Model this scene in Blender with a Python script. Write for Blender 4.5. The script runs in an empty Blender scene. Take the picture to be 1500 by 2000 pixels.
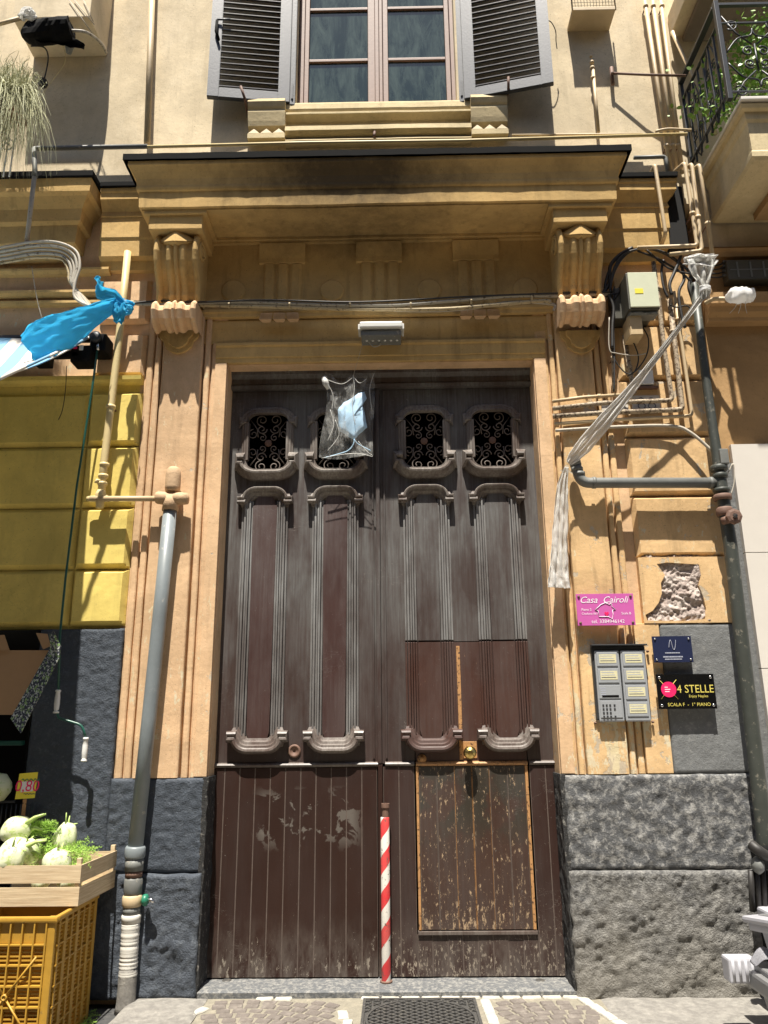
import bpy, bmesh, math, random
from mathutils import Vector, Matrix, noise
random.seed(7)
scn = bpy.context.scene
PI = math.pi
R_ = math.radians

# ---------------------------------------------------------------- camera
F_PX = 1500.0
CAM = Vector((0.0, -5.3, 1.6))
_z = Vector((-52.0, 5459.0, -1500.0)).normalized()
_x = Vector((1.0, 0.0125, 0.01215)); _x = (_x - _z * _x.dot(_z)).normalized()
_y = _z.cross(_x)
ROT = Matrix((_x, _y, _z))                      # camera axes -> world
cd = bpy.data.cameras.new('camera'); cam = bpy.data.objects.new('camera', cd)
scn.collection.objects.link(cam); scn.camera = cam
cam.matrix_world = Matrix.Translation(CAM) @ ROT.to_4x4()
cd.sensor_fit = 'VERTICAL'; cd.sensor_height = 36.0; cd.sensor_width = 27.0
cd.lens = F_PX / 2000.0 * 36.0
cd.clip_start = 0.05; cd.clip_end = 500.0

# ---------------------------------------------------------------- light
SUN_EL, SUN_AZ = R_(70.4), R_(7.0)              # azimuth: a little left of straight out of the wall
w = bpy.data.worlds.new('World'); scn.world = w; w.use_nodes = True
wn = w.node_tree; wn.nodes.clear()
sky = wn.nodes.new('ShaderNodeTexSky'); sky.sky_type = 'NISHITA'; sky.sun_disc = False
sky.sun_elevation = SUN_EL; sky.sun_rotation = PI + SUN_AZ
sky.air_density = 1.0; sky.dust_density = 1.2; sky.ozone_density = 1.0
bg = wn.nodes.new('ShaderNodeBackground'); bg.inputs[1].default_value = 0.07
wo = wn.nodes.new('ShaderNodeOutputWorld')
wn.links.new(sky.outputs[0], bg.inputs[0]); wn.links.new(bg.outputs[0], wo.inputs[0])
sl = bpy.data.lights.new('sun', 'SUN'); sl.energy = 5.0; sl.angle = R_(0.55); sl.color = (1.0, 0.94, 0.84)
so = bpy.data.objects.new('sun', sl); scn.collection.objects.link(so)
sdir = Vector((math.sin(SUN_AZ) * math.cos(SUN_EL), math.cos(SUN_AZ) * math.cos(SUN_EL), -math.sin(SUN_EL)))
so.rotation_euler = sdir.to_track_quat('-Z', 'Y').to_euler(); so.location = (-1, -4, 12)
vs = scn.view_settings
vs.view_transform = 'Standard'; vs.look = 'None'; vs.gamma = 1.0; vs.exposure = 1.1
vs.use_curve_mapping = False
scn.render.engine = 'CYCLES'

# ---------------------------------------------------------------- pixel -> point on the plane y
def at(px, py, y=0.0):
    r = ROT @ Vector((px - 750.0, 1000.0 - py, -F_PX))
    return CAM + r * ((y - CAM.y) / r.y)
def gnd(px, py, z=0.0):
    r = ROT @ Vector((px - 750.0, 1000.0 - py, -F_PX))
    return CAM + r * ((z - CAM.z) / r.z)
def AX(px, py, y=0.0): return at(px, py, y).x
def AZ(px, py, y=0.0): return at(px, py, y).z

# ---------------------------------------------------------------- materials
class NT:
    def __init__(s, name):
        s.m = bpy.data.materials.new(name); s.m.use_nodes = True
        s.nt = s.m.node_tree; s.nt.nodes.clear()
        s.out = s.nt.nodes.new('ShaderNodeOutputMaterial')
        s.b = s.nt.nodes.new('ShaderNodeBsdfPrincipled')
        s.nt.links.new(s.b.outputs[0], s.out.inputs[0])
        s.pos = s.nt.nodes.new('ShaderNodeNewGeometry').outputs['Position']
    def set(s, n, v):
        i = s.b.inputs[n]
        if isinstance(v, bpy.types.NodeSocket): s.nt.links.new(v, i)
        elif hasattr(v, '__len__') and len(v) == 3: i.default_value = (*v, 1)
        else: i.default_value = v
    def vec(s, sc, off=(0, 0, 0), src=None):
        m = s.nt.nodes.new('ShaderNodeMapping'); m.inputs['Scale'].default_value = sc; m.inputs['Location'].default_value = off
        s.nt.links.new(src or s.pos, m.inputs[0]); return m.outputs[0]
    def noise(s, scale, detail=4, rough=.55, vec=None, dist=0.0):
        n = s.nt.nodes.new('ShaderNodeTexNoise'); n.inputs['Scale'].default_value = scale
        n.inputs['Detail'].default_value = detail; n.inputs['Roughness'].default_value = rough
        n.inputs['Distortion'].default_value = dist
        s.nt.links.new(vec or s.pos, n.inputs['Vector']); return n.outputs[0]
    def voro(s, scale, vec=None, feat='DISTANCE_TO_EDGE'):
        n = s.nt.nodes.new('ShaderNodeTexVoronoi'); n.feature = feat; n.inputs['Scale'].default_value = scale
        s.nt.links.new(vec or s.pos, n.inputs['Vector']); return n.outputs[0]
    def ramp(s, v, a, b, va=0.0, vb=1.0):
        n = s.nt.nodes.new('ShaderNodeMapRange'); n.inputs[1].default_value = a; n.inputs[2].default_value = b
        n.inputs[3].default_value = va; n.inputs[4].default_value = vb; n.clamp = True
        s.nt.links.new(v, n.inputs[0]); return n.outputs[0]
    def math(s, op, a, b=0.0):
        n = s.nt.nodes.new('ShaderNodeMath'); n.operation = op
        for i, v in ((0, a), (1, b)):
            if isinstance(v, bpy.types.NodeSocket): s.nt.links.new(v, n.inputs[i])
            else: n.inputs[i].default_value = v
        return n.outputs[0]
    def mix(s, f, a, b, mode='MIX'):
        n = s.nt.nodes.new('ShaderNodeMix'); n.data_type = 'RGBA'; n.blend_type = mode
        for i, v in ((0, f), (6, a), (7, b)):
            if isinstance(v, bpy.types.NodeSocket): s.nt.links.new(v, n.inputs[i])
            elif i == 0: n.inputs[0].default_value = v
            else: n.inputs[i].default_value = (*v, 1)
        return n.outputs[2]
    def axis(s, i):
        n = s.nt.nodes.new('ShaderNodeSeparateXYZ'); s.nt.links.new(s.pos, n.inputs[0]); return n.outputs[i]
    def bump(s, h, strength=.3, dist=.01):
        n = s.nt.nodes.new('ShaderNodeBump'); n.inputs['Strength'].default_value = strength; n.inputs['Distance'].default_value = dist
        s.nt.links.new(h, n.inputs['Height']); s.nt.links.new(n.outputs[0], s.b.inputs['Normal'])

def mul(c, k): return tuple(min(1, v * k) for v in c)

def plaster(name, base, peel=(.55, .47, .36), thr=.66, dirt=.5, soot=None, lowpeel=0.0, bstr=.35, scuff=0.0):
    s = NT(name)
    c = s.mix(s.ramp(s.noise(1.5, 6, .62, None, .5), .34, .66), mul(base, .74), mul(base, 1.12))
    c = s.mix(s.ramp(s.noise(3.6, 7, .7, s.vec((1, 1, .8), (7, 7, 1))), .52, .60, 0, .28), c, tuple(v * k for v, k in zip(base, (1.12, 1.16, 1.25))))
    c = s.mix(s.ramp(s.noise(22, 6, .7), .35, .7, 0, .35), c, mul(base, .78))
    st = s.noise(7, 5, .6, s.vec((1.6, 1.6, .18)))
    c = s.mix(s.ramp(st, .56, .78, 0, dirt), c, mul(base, .42))
    g = s.ramp(s.noise(55, 3, .6), .66, .72, 0, .6)                    # pitting
    c = s.mix(g, c, mul(base, .5))
    p = s.noise(5.2, 9, .68, dist=.4)
    if lowpeel:
        zz = s.ramp(s.axis(2), 1.2, 2.9, lowpeel, 0.0)
        p = s.math('ADD', p, zz)
    pm = s.ramp(p, thr, thr + .015)
    c = s.mix(pm, c, s.mix(s.noise(30, 5), mul(peel, .7), mul(peel, 1.25)))
    hair = s.ramp(s.math('ABSOLUTE', s.math('SUBTRACT', s.noise(1.9, 8, .7, s.vec((1, 1, .8), (3, 1, 7)), .5), .5)), 0, .0022, 1, 0)
    crk = s.math('MULTIPLY', hair, s.ramp(s.noise(1.3, 3), .50, .56, 0, .8))
    c = s.mix(crk, c, mul(base, .35))
    gr = s.ramp(s.noise(3.1, 8, .72, s.vec((1, 1, .7), (11, 3, 2))), .50, .72, 0, dirt * .8)      # grey grime clouds
    c = s.mix(gr, c, mul(base, .5))
    sp = s.ramp(s.noise(120, 2, .5), .70, .74, 0, .75)
    c = s.mix(sp, c, (.08, .06, .045))
    if scuff:
        sv = s.math('ADD', s.noise(17, 9, .76, s.vec((1, 1, .38), (2, 1, 4))), s.ramp(s.axis(2), 1.2, 2.6, scuff, 0))
        sm = s.ramp(sv, .615, .63); c = s.mix(sm, c, s.mix(s.noise(9, 3), (.62, .50, .25), (.62, .56, .45)))
    if soot:                                                            # smoke stain of its own shape
        d = s.nt.nodes.new('ShaderNodeVectorMath'); d.operation = 'DISTANCE'
        d.inputs[1].default_value = soot[0]
        s.nt.links.new(s.vec(soot[1]), d.inputs[0]); dd = d.outputs['Value']
        dn = s.math('ADD', dd, s.ramp(s.noise(9, 6, .7), 0, 1, -.35, .35))
        c = s.mix(s.ramp(dn, .25, 1.0, .85, 0), c, (.03, .022, .015))
    s.set('Base Color', c); s.set('Roughness', .88); s.set('Specular IOR Level', .25)
    h = s.math('ADD', s.math('MULTIPLY', s.noise(38, 6, .65), .5), s.math('MULTIPLY', pm, -.6))
    h = s.math('ADD', h, s.math('MULTIPLY', s.noise(5, 3), 1.2))
    s.bump(h, bstr, .012)
    return s.m

def stone(name, dark, light, thr=.5, width=.08, scale=9, low=None, bstr=.8):
    s = NT(name)
    n = s.noise(scale, 10, .72, dist=.3)
    m = s.ramp(n, thr, thr + width)
    c = s.mix(m, s.mix(s.noise(30, 5), mul(dark, .7), mul(dark, 1.3)), s.mix(s.noise(50, 4), mul(light, .7), mul(light, 1.2)))
    if low: c = s.mix(s.ramp(s.math('ADD', s.axis(2), s.ramp(s.noise(4, 5), 0, 1, -.5, .5)), .0, .75, .75, 0), c, low)
    c = s.mix(s.ramp(s.noise(90, 3, .6), .62, .7, 0, .5), c, mul(light, 1.15))
    s.set('Base Color', c); s.set('Roughness', .8)
    s.bump(s.math('ADD', s.noise(28, 8, .7), s.math('MULTIPLY', s.noise(110, 4), .4)), bstr, .012)
    return s.m

def wood_paint(name, base, film=(.16, .165, .16), film_sheen_amt=.88, zr=(1.3, 3.1, .2, 1.0), chip=(.42, .3, .19), thr=.72, low=0.0, left=0.0, patch=0.0, rough=.42, green=0, cs=26, spec=.5):  # film: dust colour with the grey sky reflection painted in
    s = NT(name)
    c = s.mix(s.noise(3, 5), mul(base, .75), mul(base, 1.3))
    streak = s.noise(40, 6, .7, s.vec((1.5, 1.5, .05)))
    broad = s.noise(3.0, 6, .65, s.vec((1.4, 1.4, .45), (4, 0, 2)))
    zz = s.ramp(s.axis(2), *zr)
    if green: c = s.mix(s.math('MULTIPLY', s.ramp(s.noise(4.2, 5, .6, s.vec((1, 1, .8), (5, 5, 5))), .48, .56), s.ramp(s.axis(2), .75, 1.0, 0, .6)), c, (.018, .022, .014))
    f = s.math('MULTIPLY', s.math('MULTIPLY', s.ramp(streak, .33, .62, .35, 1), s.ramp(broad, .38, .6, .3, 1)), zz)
    f = s.math('MULTIPLY', f, film_sheen_amt)
    c = s.mix(f, c, film)  # thin dust film, with the grey sky reflection painted into its colour
    sc = s.noise(cs, 9, .78, s.vec((1.3, 1.3, .5), (1, 5, 2)))
    sc2 = s.noise(95, 3, .6)
    if low: sc = s.math('ADD', sc, s.ramp(s.axis(2), .0, .55, low, 0))
    if left: sc = s.math('ADD', sc, left)
    cm = s.ramp(sc, thr, thr + .02)
    chipc = s.mix(s.noise(7, 4), mul(chip, .65), mul(chip, 1.25))
    c = s.mix(cm, c, chipc)
    c = s.mix(s.ramp(sc2, .73, .75, 0, .8), c, (.4, .38, .34))
    # scratches: long thin threads of a stretched noise
    scr = s.ramp(s.math('ABSOLUTE', s.math('SUBTRACT', s.noise(4.5, 3, .5, s.vec((1, 1, 2.6), (9, 2, 5)), 1.5), .5)), 0, .0022, .55, 0)
    scr = s.math('MULTIPLY', scr, s.ramp(s.noise(2.2, 2), .55, .6))
    c = s.mix(scr, c, (.4, .37, .33))
    dz_ = s.math('MULTIPLY', s.ramp(s.axis(2), .04, .42, 1, 0), s.ramp(s.noise(9, 7, .7, s.vec((1.4, 1, .5), (8, 0, 3))), .40, .62))
    c = s.mix(s.math('MULTIPLY', dz_, .8), c, (.12, .10, .085))                # dried splash dust at kick height
    if patch:                                                           # scrubbed-off graffiti blotches
        pz = s.math('MULTIPLY', s.ramp(s.axis(2), .78, .9), s.ramp(s.axis(2), 1.1, 1.2, 1, 0))
        px_ = s.math('MULTIPLY', s.ramp(s.axis(0), -.98, -.9), s.ramp(s.axis(0), -.3, -.22, 1, 0))
        pp = s.math('MULTIPLY', s.ramp(s.noise(6.5, 6, .62, None, .6), .535, .56), s.math('MULTIPLY', pz, px_))
        c = s.mix(s.math('MULTIPLY', pp, patch), c, (.17, .155, .135))
    s.set('Base Color', c); s.set('Roughness', s.ramp(broad, .3, .7, rough, rough + .22)); s.set('Specular IOR Level', spec)
    h = s.math('ADD', s.math('MULTIPLY', streak, .6), s.math('MULTIPLY', cm, -.5))
    s.bump(h, .3, .004)
    return s.m

def simple(name, col, rough=.6, metal=0.0, var=.18, scale=18, bstr=.15, spots=None, sthr=.6, spec=.5, coat=0):
    s = NT(name)
    c = s.mix(s.noise(scale, 6, .65), mul(col, 1 - var), mul(col, 1 + var))
    if spots: c = s.mix(s.ramp(s.noise(scale * 1.7, 7, .7, s.vec((1, 1, 1), (3, 3, 3))), sthr, sthr + .06), c, spots)
    s.set('Base Color', c); s.set('Roughness', rough); s.set('Metallic', metal); s.set('Specular IOR Level', spec)
    if coat: s.set('Coat Weight', coat)
    if bstr: s.bump(s.noise(scale * 2.5, 5, .6), bstr, .004)
    return s.m

OCHRE = (.61, .41, .165)
M = {}
M['peach'] = plaster('peach plaster', (.70, .475, .28), thr=.67, dirt=.5, lowpeel=.04, scuff=.045)
M['peach_worn'] = plaster('peach plaster worn', (.71, .48, .245), peel=(.5, .42, .31), thr=.60, dirt=.75, lowpeel=.05, scuff=.10)
M['ochre'] = plaster('ochre plaster', OCHRE, peel=(.5, .38, .2), thr=.72, dirt=.75, soot=((-.3 * .9, 0, 5.55 * 2.2), (.9, 0, 2.2)))
M['cream'] = plaster('cream plaster', (.69, .575, .39), peel=(.5, .4, .27), thr=.72, dirt=.34, bstr=.25)
M['yellow'] = plaster('yellow paint', (.78, .615, .175), peel=(.6, .52, .3), thr=.78, dirt=.36, bstr=.2)
M['blue_stone'] = stone('blue black painted stone', (.046, .057, .074), (.115, .13, .155), thr=.53, width=.25, scale=22, bstr=.9)
M['blue_rock'] = stone('blue grey rock', (.055, .066, .084), (.15, .17, .195), thr=.5, width=.3, scale=14, bstr=1.3)
M['grey_stone'] = stone('grey flaked stone', (.075, .077, .08), (.29, .285, .27), thr=.475, width=.13, scale=19, bstr=.8)
M['grey_smooth'] = stone('grey render', (.15, .155, .155), (.30, .30, .285), thr=.57, width=.16, scale=9, bstr=.5)
M['rock'] = stone('pale rock', (.08, .08, .08), (.27, .265, .25), thr=.43, width=.18, scale=26, low=(.22, .205, .175), bstr=1.6)
M['jamb_stone'] = stone('jamb stone', (.02, .02, .02), (.2, .19, .17), thr=.56, width=.08, scale=22)
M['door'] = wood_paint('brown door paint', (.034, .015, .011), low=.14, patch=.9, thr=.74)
M['door_plank'] = wood_paint('brown plank paint', (.026, .0105, .007), spec=.3, film_sheen_amt=.08, zr=(0, 1.4, .55, .4), low=.2, patch=.6, thr=.735, chip=(.30, .26, .21))
M['door_panel'] = wood_paint('red brown panel paint', (.040, .014, .011), film=(.12, .10, .095), film_sheen_amt=.75, zr=(1.2, 3.2, .25, 1.0), thr=.73)
M['plank_low'] = wood_paint('battered plank paint', (.030, .0125, .009), spec=.35, film_sheen_amt=.18, zr=(0, 1.4, .8, .4), low=.14, thr=.66, chip=(.32, .27, .21), cs=44)
M['wicket'] = wood_paint('worn wicket paint', (.040, .017, .010), film_sheen_amt=.12, zr=(0, 3, 1, 1), chip=(.38, .27, .165), thr=.59, low=.13, green=1, cs=36)
M['wicket_up'] = wood_paint('wicket upper paint', (.050, .017, .010), film_sheen_amt=.15, zr=(0, 3, 1, 1), chip=(.5, .33, .2), thr=.66)
M['bead'] = wood_paint('beading paint', (.06, .045, .04), film=(.30, .305, .30), film_sheen_amt=1.0, zr=(1.0, 3.0, .5, 1.0), thr=.68, chip=(.4, .36, .3), cs=60)
M['moulding'] = wood_paint('moulding paint', (.045, .022, .016), film=(.30, .28, .25), film_sheen_amt=.8, zr=(.5, 3.3, .5, 1.0), thr=.72, rough=.36)
M['bare_wood'] = simple('bare orange wood', (.42, .22, .085), .6, var=.4, scale=30, spots=(.08, .04, .02), sthr=.55)
M['black'] = simple('black tar', (.006, .006, .006), .9, var=.4, spec=.15)
M['soot_white'] = simple('sooty white', (.5, .48, .44), .6)
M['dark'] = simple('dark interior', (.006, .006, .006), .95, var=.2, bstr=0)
M['iron'] = simple('wrought iron', (.03, .032, .036), .45, metal=.3, var=.3)
M['grille'] = simple('grille iron', (.16, .13, .11), .6, var=.3)
M['pvc_grey'] = simple('grey blue pipe paint', (.19, .215, .225), .45, var=.22, scale=9, spots=(.33, .33, .31), sthr=.62)
M['galv'] = simple('drain pipe grey', (.15, .155, .145), .55, var=.35, scale=12, spots=(.3, .27, .22), sthr=.6)
M['black_pipe'] = simple('black green pipe', (.045, .05, .042), .5, var=.4, scale=12, spots=(.16, .15, .12), sthr=.58)
M['cream_pipe'] = simple('cream painted pipe', (.52, .40, .24), .55, var=.2, scale=15, spots=(.3, .2, .11), sthr=.63)
M['yellow_pipe'] = simple('yellow painted pipe', (.60, .48, .24), .5, var=.15, scale=15)
M['rusty_pipe'] = simple('flaking pipe paint', (.40, .32, .22), .7, var=.3, scale=30, spots=(.1, .065, .04), sthr=.5, bstr=.5)
M['peach_pipe'] = simple('peach rough cap', (.50, .34, .2), .8, var=.25, scale=25, bstr=.8)
M['tape_white'] = simple('white tape', (.62, .60, .54), .55, var=.15, scale=20, spots=(.3, .27, .22), sthr=.6)
M['valve_green'] = simple('green valve', (.02, .17, .10), .4)
M['chrome'] = simple('chrome', (.6, .6, .6), .25, metal=1, var=.05, bstr=0)
M['brass'] = simple('brass', (.62, .45, .16), .28, metal=1, var=.25, scale=40)
M['rust'] = simple('rust red metal', (.15, .085, .06), .7, var=.35, scale=40)
M['cable_black'] = simple('black cable', (.02, .018, .016), .55, var=.3)
M['cable_grey'] = simple('grey cable', (.36, .33, .27), .6, var=.3, spots=(.09, .07, .05), sthr=.56)
M['cable_light'] = simple('light cable', (.42, .38, .31), .6, var=.25, spots=(.15, .12, .08), sthr=.6)
M['cable_ochre'] = simple('painted cable', (.46, .37, .22), .75, var=.35, spots=(.12, .09, .06), sthr=.55)
M['white_plastic'] = simple('white plastic', (.7, .7, .68), .4, var=.06)
M['lamp_body'] = simple('lamp housing', (.60, .60, .56), .4, var=.08)
M['shutter'] = simple('blue grey shutter paint', (.040, .044, .055), .42, var=.3, scale=25)
M['slat'] = simple('dark shutter slat', (.012, .008, .008), .3, var=.3, spec=.7)
M['frame_brown'] = simple('pinkish brown window wood', (.20, .118, .088), .55, var=.3, scale=20, spots=(.4, .3, .25), sthr=.64)
M['box_beige'] = simple('beige painted box', (.50, .37, .2), .6, var=.15, spots=(.2, .12, .07), sthr=.68)
M['box_dark'] = simple('dark box side', (.07, .066, .05), .5)
M['box_green'] = simple('pale green lid', (.56, .58, .42), .5, var=.08)
M['intercom'] = simple('grey intercom', (.31, .325, .34), .4, var=.08)
M['intercom_dark'] = simple('dark intercom hood', (.03, .032, .035), .45)
M['label_paper'] = simple('name paper', (.62, .58, .36), .6, var=.25, scale=90)
M['pink'] = simple('pink acrylic', (.55, .12, .38), .25, var=.04, scale=5, bstr=0)
M['navy'] = simple('navy acrylic', (.02, .026, .062), .2, var=.05, bstr=0)
M['sign_black'] = simple('black acrylic', (.006, .006, .006), .16, var=.05, bstr=0)
M['white_print'] = simple('white print', (.8, .75, .8), .5, var=.02, bstr=0)
M['grey_print'] = simple('grey print', (.4, .42, .5), .5, var=.02, bstr=0)
M['gold_print'] = simple('gold print', (.65, .55, .12), .45, var=.05, bstr=0)
M['crimson'] = simple('crimson print', (.8, .02, .13), .4, var=.03, bstr=0)
M['tile_white'] = simple('white number tile', (.62, .58, .5), .35, var=.12)
M['blue_print'] = simple('dark blue print', (.05, .06, .12), .5, bstr=0)
M['red'] = simple('red paint', (.62, .03, .035), .4, var=.2, scale=30)
M['crate_yellow'] = simple('ochre plastic crate', (.42, .235, .03), .45, var=.28, scale=12, spots=(.3, .18, .04), sthr=.62)
s = NT('poplar veneer'); gr_ = s.noise(9, 7, .7, s.vec((.5, .5, 13)))
s.set('Base Color', s.mix(s.ramp(s.noise(5, 4), .6, .72, 0, .5), s.mix(s.ramp(gr_, .35, .68), (.44, .32, .19), (.70, .57, .37)), (.30, .22, .14))); s.set('Roughness', .75); s.bump(gr_, .35, .003); M['veneer'] = s.m
M['cardboard'] = simple('cardboard', (.36, .22, .11), .85, var=.08)
M['fennel'] = simple('white fennel', (.66, .69, .46), .42, var=.22, scale=18, spots=(.46, .56, .22), sthr=.52, bstr=.4)
M['frond'] = simple('fennel frond', (.34, .54, .09), .6, var=.45, scale=30, bstr=0)
M['stalk'] = simple('fennel stalk', (.42, .55, .18), .5, var=.3)
M['tag_yellow'] = simple('yellow card', (.80, .66, .05), .5, var=.04)
M['card_white'] = simple('white card', (.75, .73, .68), .5, var=.03)
M['green_paint'] = simple('dark green enamel', (.012, .075, .055), .35)
M['bin_white'] = simple('pale grey bin plastic', (.40, .40, .43), .35, var=.07)
M['bin_grey'] = simple('grey bin plastic', (.17, .17, .17), .4, var=.08)
M['leaf'] = simple('balcony leaves', (.15, .27, .03), .5, var=.5, scale=12, bstr=0)
M['grass'] = simple('dry hanging grass', (.42, .42, .24), .7, var=.45, scale=25, bstr=0)
M['terracotta'] = simple('red planter', (.32, .06, .035), .5, var=.15)
M['paving'] = stone('pale paving stone', (.17, .16, .145), (.29, .275, .245), thr=.42, width=.25, scale=14, bstr=.5)
M['cobble'] = stone('porphyry cobble', (.14, .12, .105), (.25, .22, .19), thr=.5, width=.2, scale=12, bstr=.5)
M['limestone'] = stone('white limestone', (.38, .36, .31), (.55, .52, .45), thr=.42, width=.2, scale=16, bstr=.4)
M['mortar'] = stone('sandy mortar', (.22, .20, .155), (.33, .295, .225), thr=.5, width=.2, scale=16)
M['threshold'] = stone('speckled threshold stone', (.10, .105, .11), (.24, .235, .22), thr=.47, width=.12, scale=38, bstr=.6)
M['asphalt'] = stone('street surface', (.05, .05, .05), (.10, .095, .09), thr=.5, width=.2, scale=20)
M['rubble'] = stone('exposed tuff rubble', (.34, .27, .235), (.66, .58, .52), thr=.45, width=.2, scale=12)
M['cast_iron'] = simple('cast iron', (.07, .068, .065), .6, metal=.3, var=.3, scale=40, spots=(.14, .13, .11), sthr=.55)
M['travertine'] = simple('pale tile cladding', (.66, .62, .56), .4, var=.06, scale=6)
M['brown_wall'] = plaster('brown plaster', (.46, .285, .13), thr=.9, dirt=.3)
M['opp'] = plaster('opposite facade', (.20, .16, .12), thr=.85, dirt=.3)
M['street'] = stone('sunlit street paving', (.17, .145, .11), (.26, .225, .18), thr=.5, width=.2, scale=6)
M['worn_edge'] = simple('dusty worn plank edge', (.16, .125, .105), .7, var=.5, scale=30)
M['sill'] = plaster('ochre cream sill', (.66, .54, .32), thr=.74, dirt=.4)
s = NT('window glass'); s.set('Base Color', s.mix(s.ramp(s.noise(6, 7, .75, s.vec((1.6, 1.6, .35)), .6), .42, .72), (.010, .022, .019), (.075, .105, .088))); s.set('Roughness', .07); s.set('Specular IOR Level', .9)
s.bump(s.noise(2.2, 2, .4, s.vec((1, 1, .4))), .10, .02); M['glass'] = s.m
def sheet_mat(name, col, alpha, rough, trans=0.0):
    s = NT(name); s.set('Base Color', s.mix(s.noise(14, 5, .6, s.vec((1, 1, .4))), mul(col, .8), mul(col, 1.15))); s.set('Roughness', rough)
    st = s.ramp(s.noise(11, 5, .65, s.vec((1.3, 1.3, .5)), .8), .52, .66, alpha, min(1, alpha + .45 if alpha < .6 else 1))
    s.set('Alpha', st if alpha < 1 else 1.0)
    if trans:
        tr = s.nt.nodes.new('ShaderNodeBsdfTranslucent'); tr.inputs[0].default_value = (*col, 1); mx = s.nt.nodes.new('ShaderNodeMixShader'); mx.inputs[0].default_value = trans
        s.nt.links.new(s.b.outputs[0], mx.inputs[1]); s.nt.links.new(tr.outputs[0], mx.inputs[2]); s.nt.links.new(mx.outputs[0], s.out.inputs[0])
    s.bump(s.noise(9, 4), .4, .02); return s.m
M['bag'] = sheet_mat('clear plastic film', (.42, .42, .40), .08, .12)
M['wrap'] = sheet_mat('white plastic film', (.88, .88, .86), 1.0, .5, .45)
M['wrap_thin'] = sheet_mat('thin white plastic film', (.72, .72, .68), .68, .3)
M['blue_plastic'] = sheet_mat('sky blue plastic', (.09, .62, .90), 1.0, .35, .5)
M['mask'] = simple('pale blue cloth', (.42, .62, .80), .7, var=.08, scale=30)
# awning stripes follow the cloth (they run out from the wall)
s = NT('striped awning cloth')
wv = s.math('FRACT', s.math('MULTIPLY', s.math('ADD', s.axis(0), s.math('MULTIPLY', s.axis(1), .35)), 5.2))
c = s.mix(s.ramp(wv, .48, .5), (.66, .63, .56), (.16, .34, .50)); s.set('Base Color', c); s.set('Roughness', .7)
s.set('Transmission Weight', 0); M['awning'] = s.m
# spiral red / white tape on the pole
s = NT('red and white spiral')
ang = s.nt.nodes.new('ShaderNodeMath'); ang.operation = 'ARCTAN2'
s.nt.links.new(s.math('ADD', s.axis(1), -.115), ang.inputs[0]); s.nt.links.new(s.math('ADD', s.axis(0), -.0), ang.inputs[1])
POLE_X = AX(753, 1740, .115); s.nt.nodes[ang.name].inputs[1].links[0].from_node.inputs[1].default_value = -POLE_X
sp = s.math('FRACT', s.math('ADD', s.math('MULTIPLY', ang.outputs[0], -1 / (2 * PI)), s.math('MULTIPLY', s.axis(2), 4.7)))
c = s.mix(s.ramp(sp, .49, .5), (.70, .68, .62), (.62, .02, .03))
c = s.mix(s.ramp(s.noise(3, 4), .3, .7, 0, .35), c, (.35, .28, .22)); c = s.mix(s.ramp(s.noise(34, 8, .75), .58, .61), c, (.14, .09, .07)); s.set('Base Color', c); s.set('Roughness', .4); M['spiral'] = s.m
# leafy patterned box edge
s = NT('patterned carton edge')
v = s.nt.nodes.new('ShaderNodeTexVoronoi'); v.inputs['Scale'].default_value = 38; s.nt.links.new(s.pos, v.inputs['Vector'])
c = s.mix(s.ramp(v.outputs[0], .25, .45), (.20, .32, .10), (.02, .025, .04)); c = s.mix(s.ramp(s.noise(80, 2), .55, .6), c, (.5, .52, .48)); s.set('Base Color', c); s.set('Roughness', .7); M['pattern'] = s.m

# ---------------------------------------------------------------- object helpers
def prop(o, label=None, cat=None, group=None, kind=None):
    if label: o['label'] = label
    if cat: o['category'] = cat
    if group: o['group'] = group
    if kind: o['kind'] = kind
    return o
def thing(name, label, cat, loc=(0, 0, 0), group=None, kind=None):
    o = bpy.data.objects.new(name, None); scn.collection.objects.link(o); o.location = loc; o.empty_display_size = .1
    return prop(o, label, cat, group, kind)
_root_loc = {}
def origin_of(o):
    v = Vector(o.location); p = o.parent
    return v if not p else v   # every object keeps a world-space location (parent inverse undoes the parent)
def add(name, bm, mat, parent=None, smooth=False, label=None, cat=None, group=None, kind=None, base=False):
    me = bpy.data.meshes.new(name)
    if len(bm.verts):
        xs = [v.co for v in bm.verts]
        lo = Vector([min(c[i] for c in xs) for i in range(3)]); hi = Vector([max(c[i] for c in xs) for i in range(3)])
        c = (lo + hi) / 2
        if base or parent is None: c.z = lo.z
        bmesh.ops.translate(bm, verts=bm.verts, vec=-c)
    else: c = Vector()
    bm.normal_update(); bm.to_mesh(me); bm.free()
    mats = mat if isinstance(mat, (list, tuple)) else [mat]
    for m_ in mats: me.materials.append(M[m_] if isinstance(m_, str) else m_)
    if smooth: me.polygons.foreach_set('use_smooth', [True] * len(me.polygons))
    o = bpy.data.objects.new(name, me); scn.collection.objects.link(o); o.location = c
    if parent: attach(o, parent)
    return prop(o, label, cat, group, kind)
def world_origin(o):
    v = Vector(o.location); p = o.parent
    while p is not None:
        v = v + o.matrix_parent_inverse.translation + world_origin(p); return v
    return v
def attach(o, p):
    o.parent = p; o.matrix_parent_inverse = Matrix.Translation(-world_origin(p))
def BM(): return bmesh.new()
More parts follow.
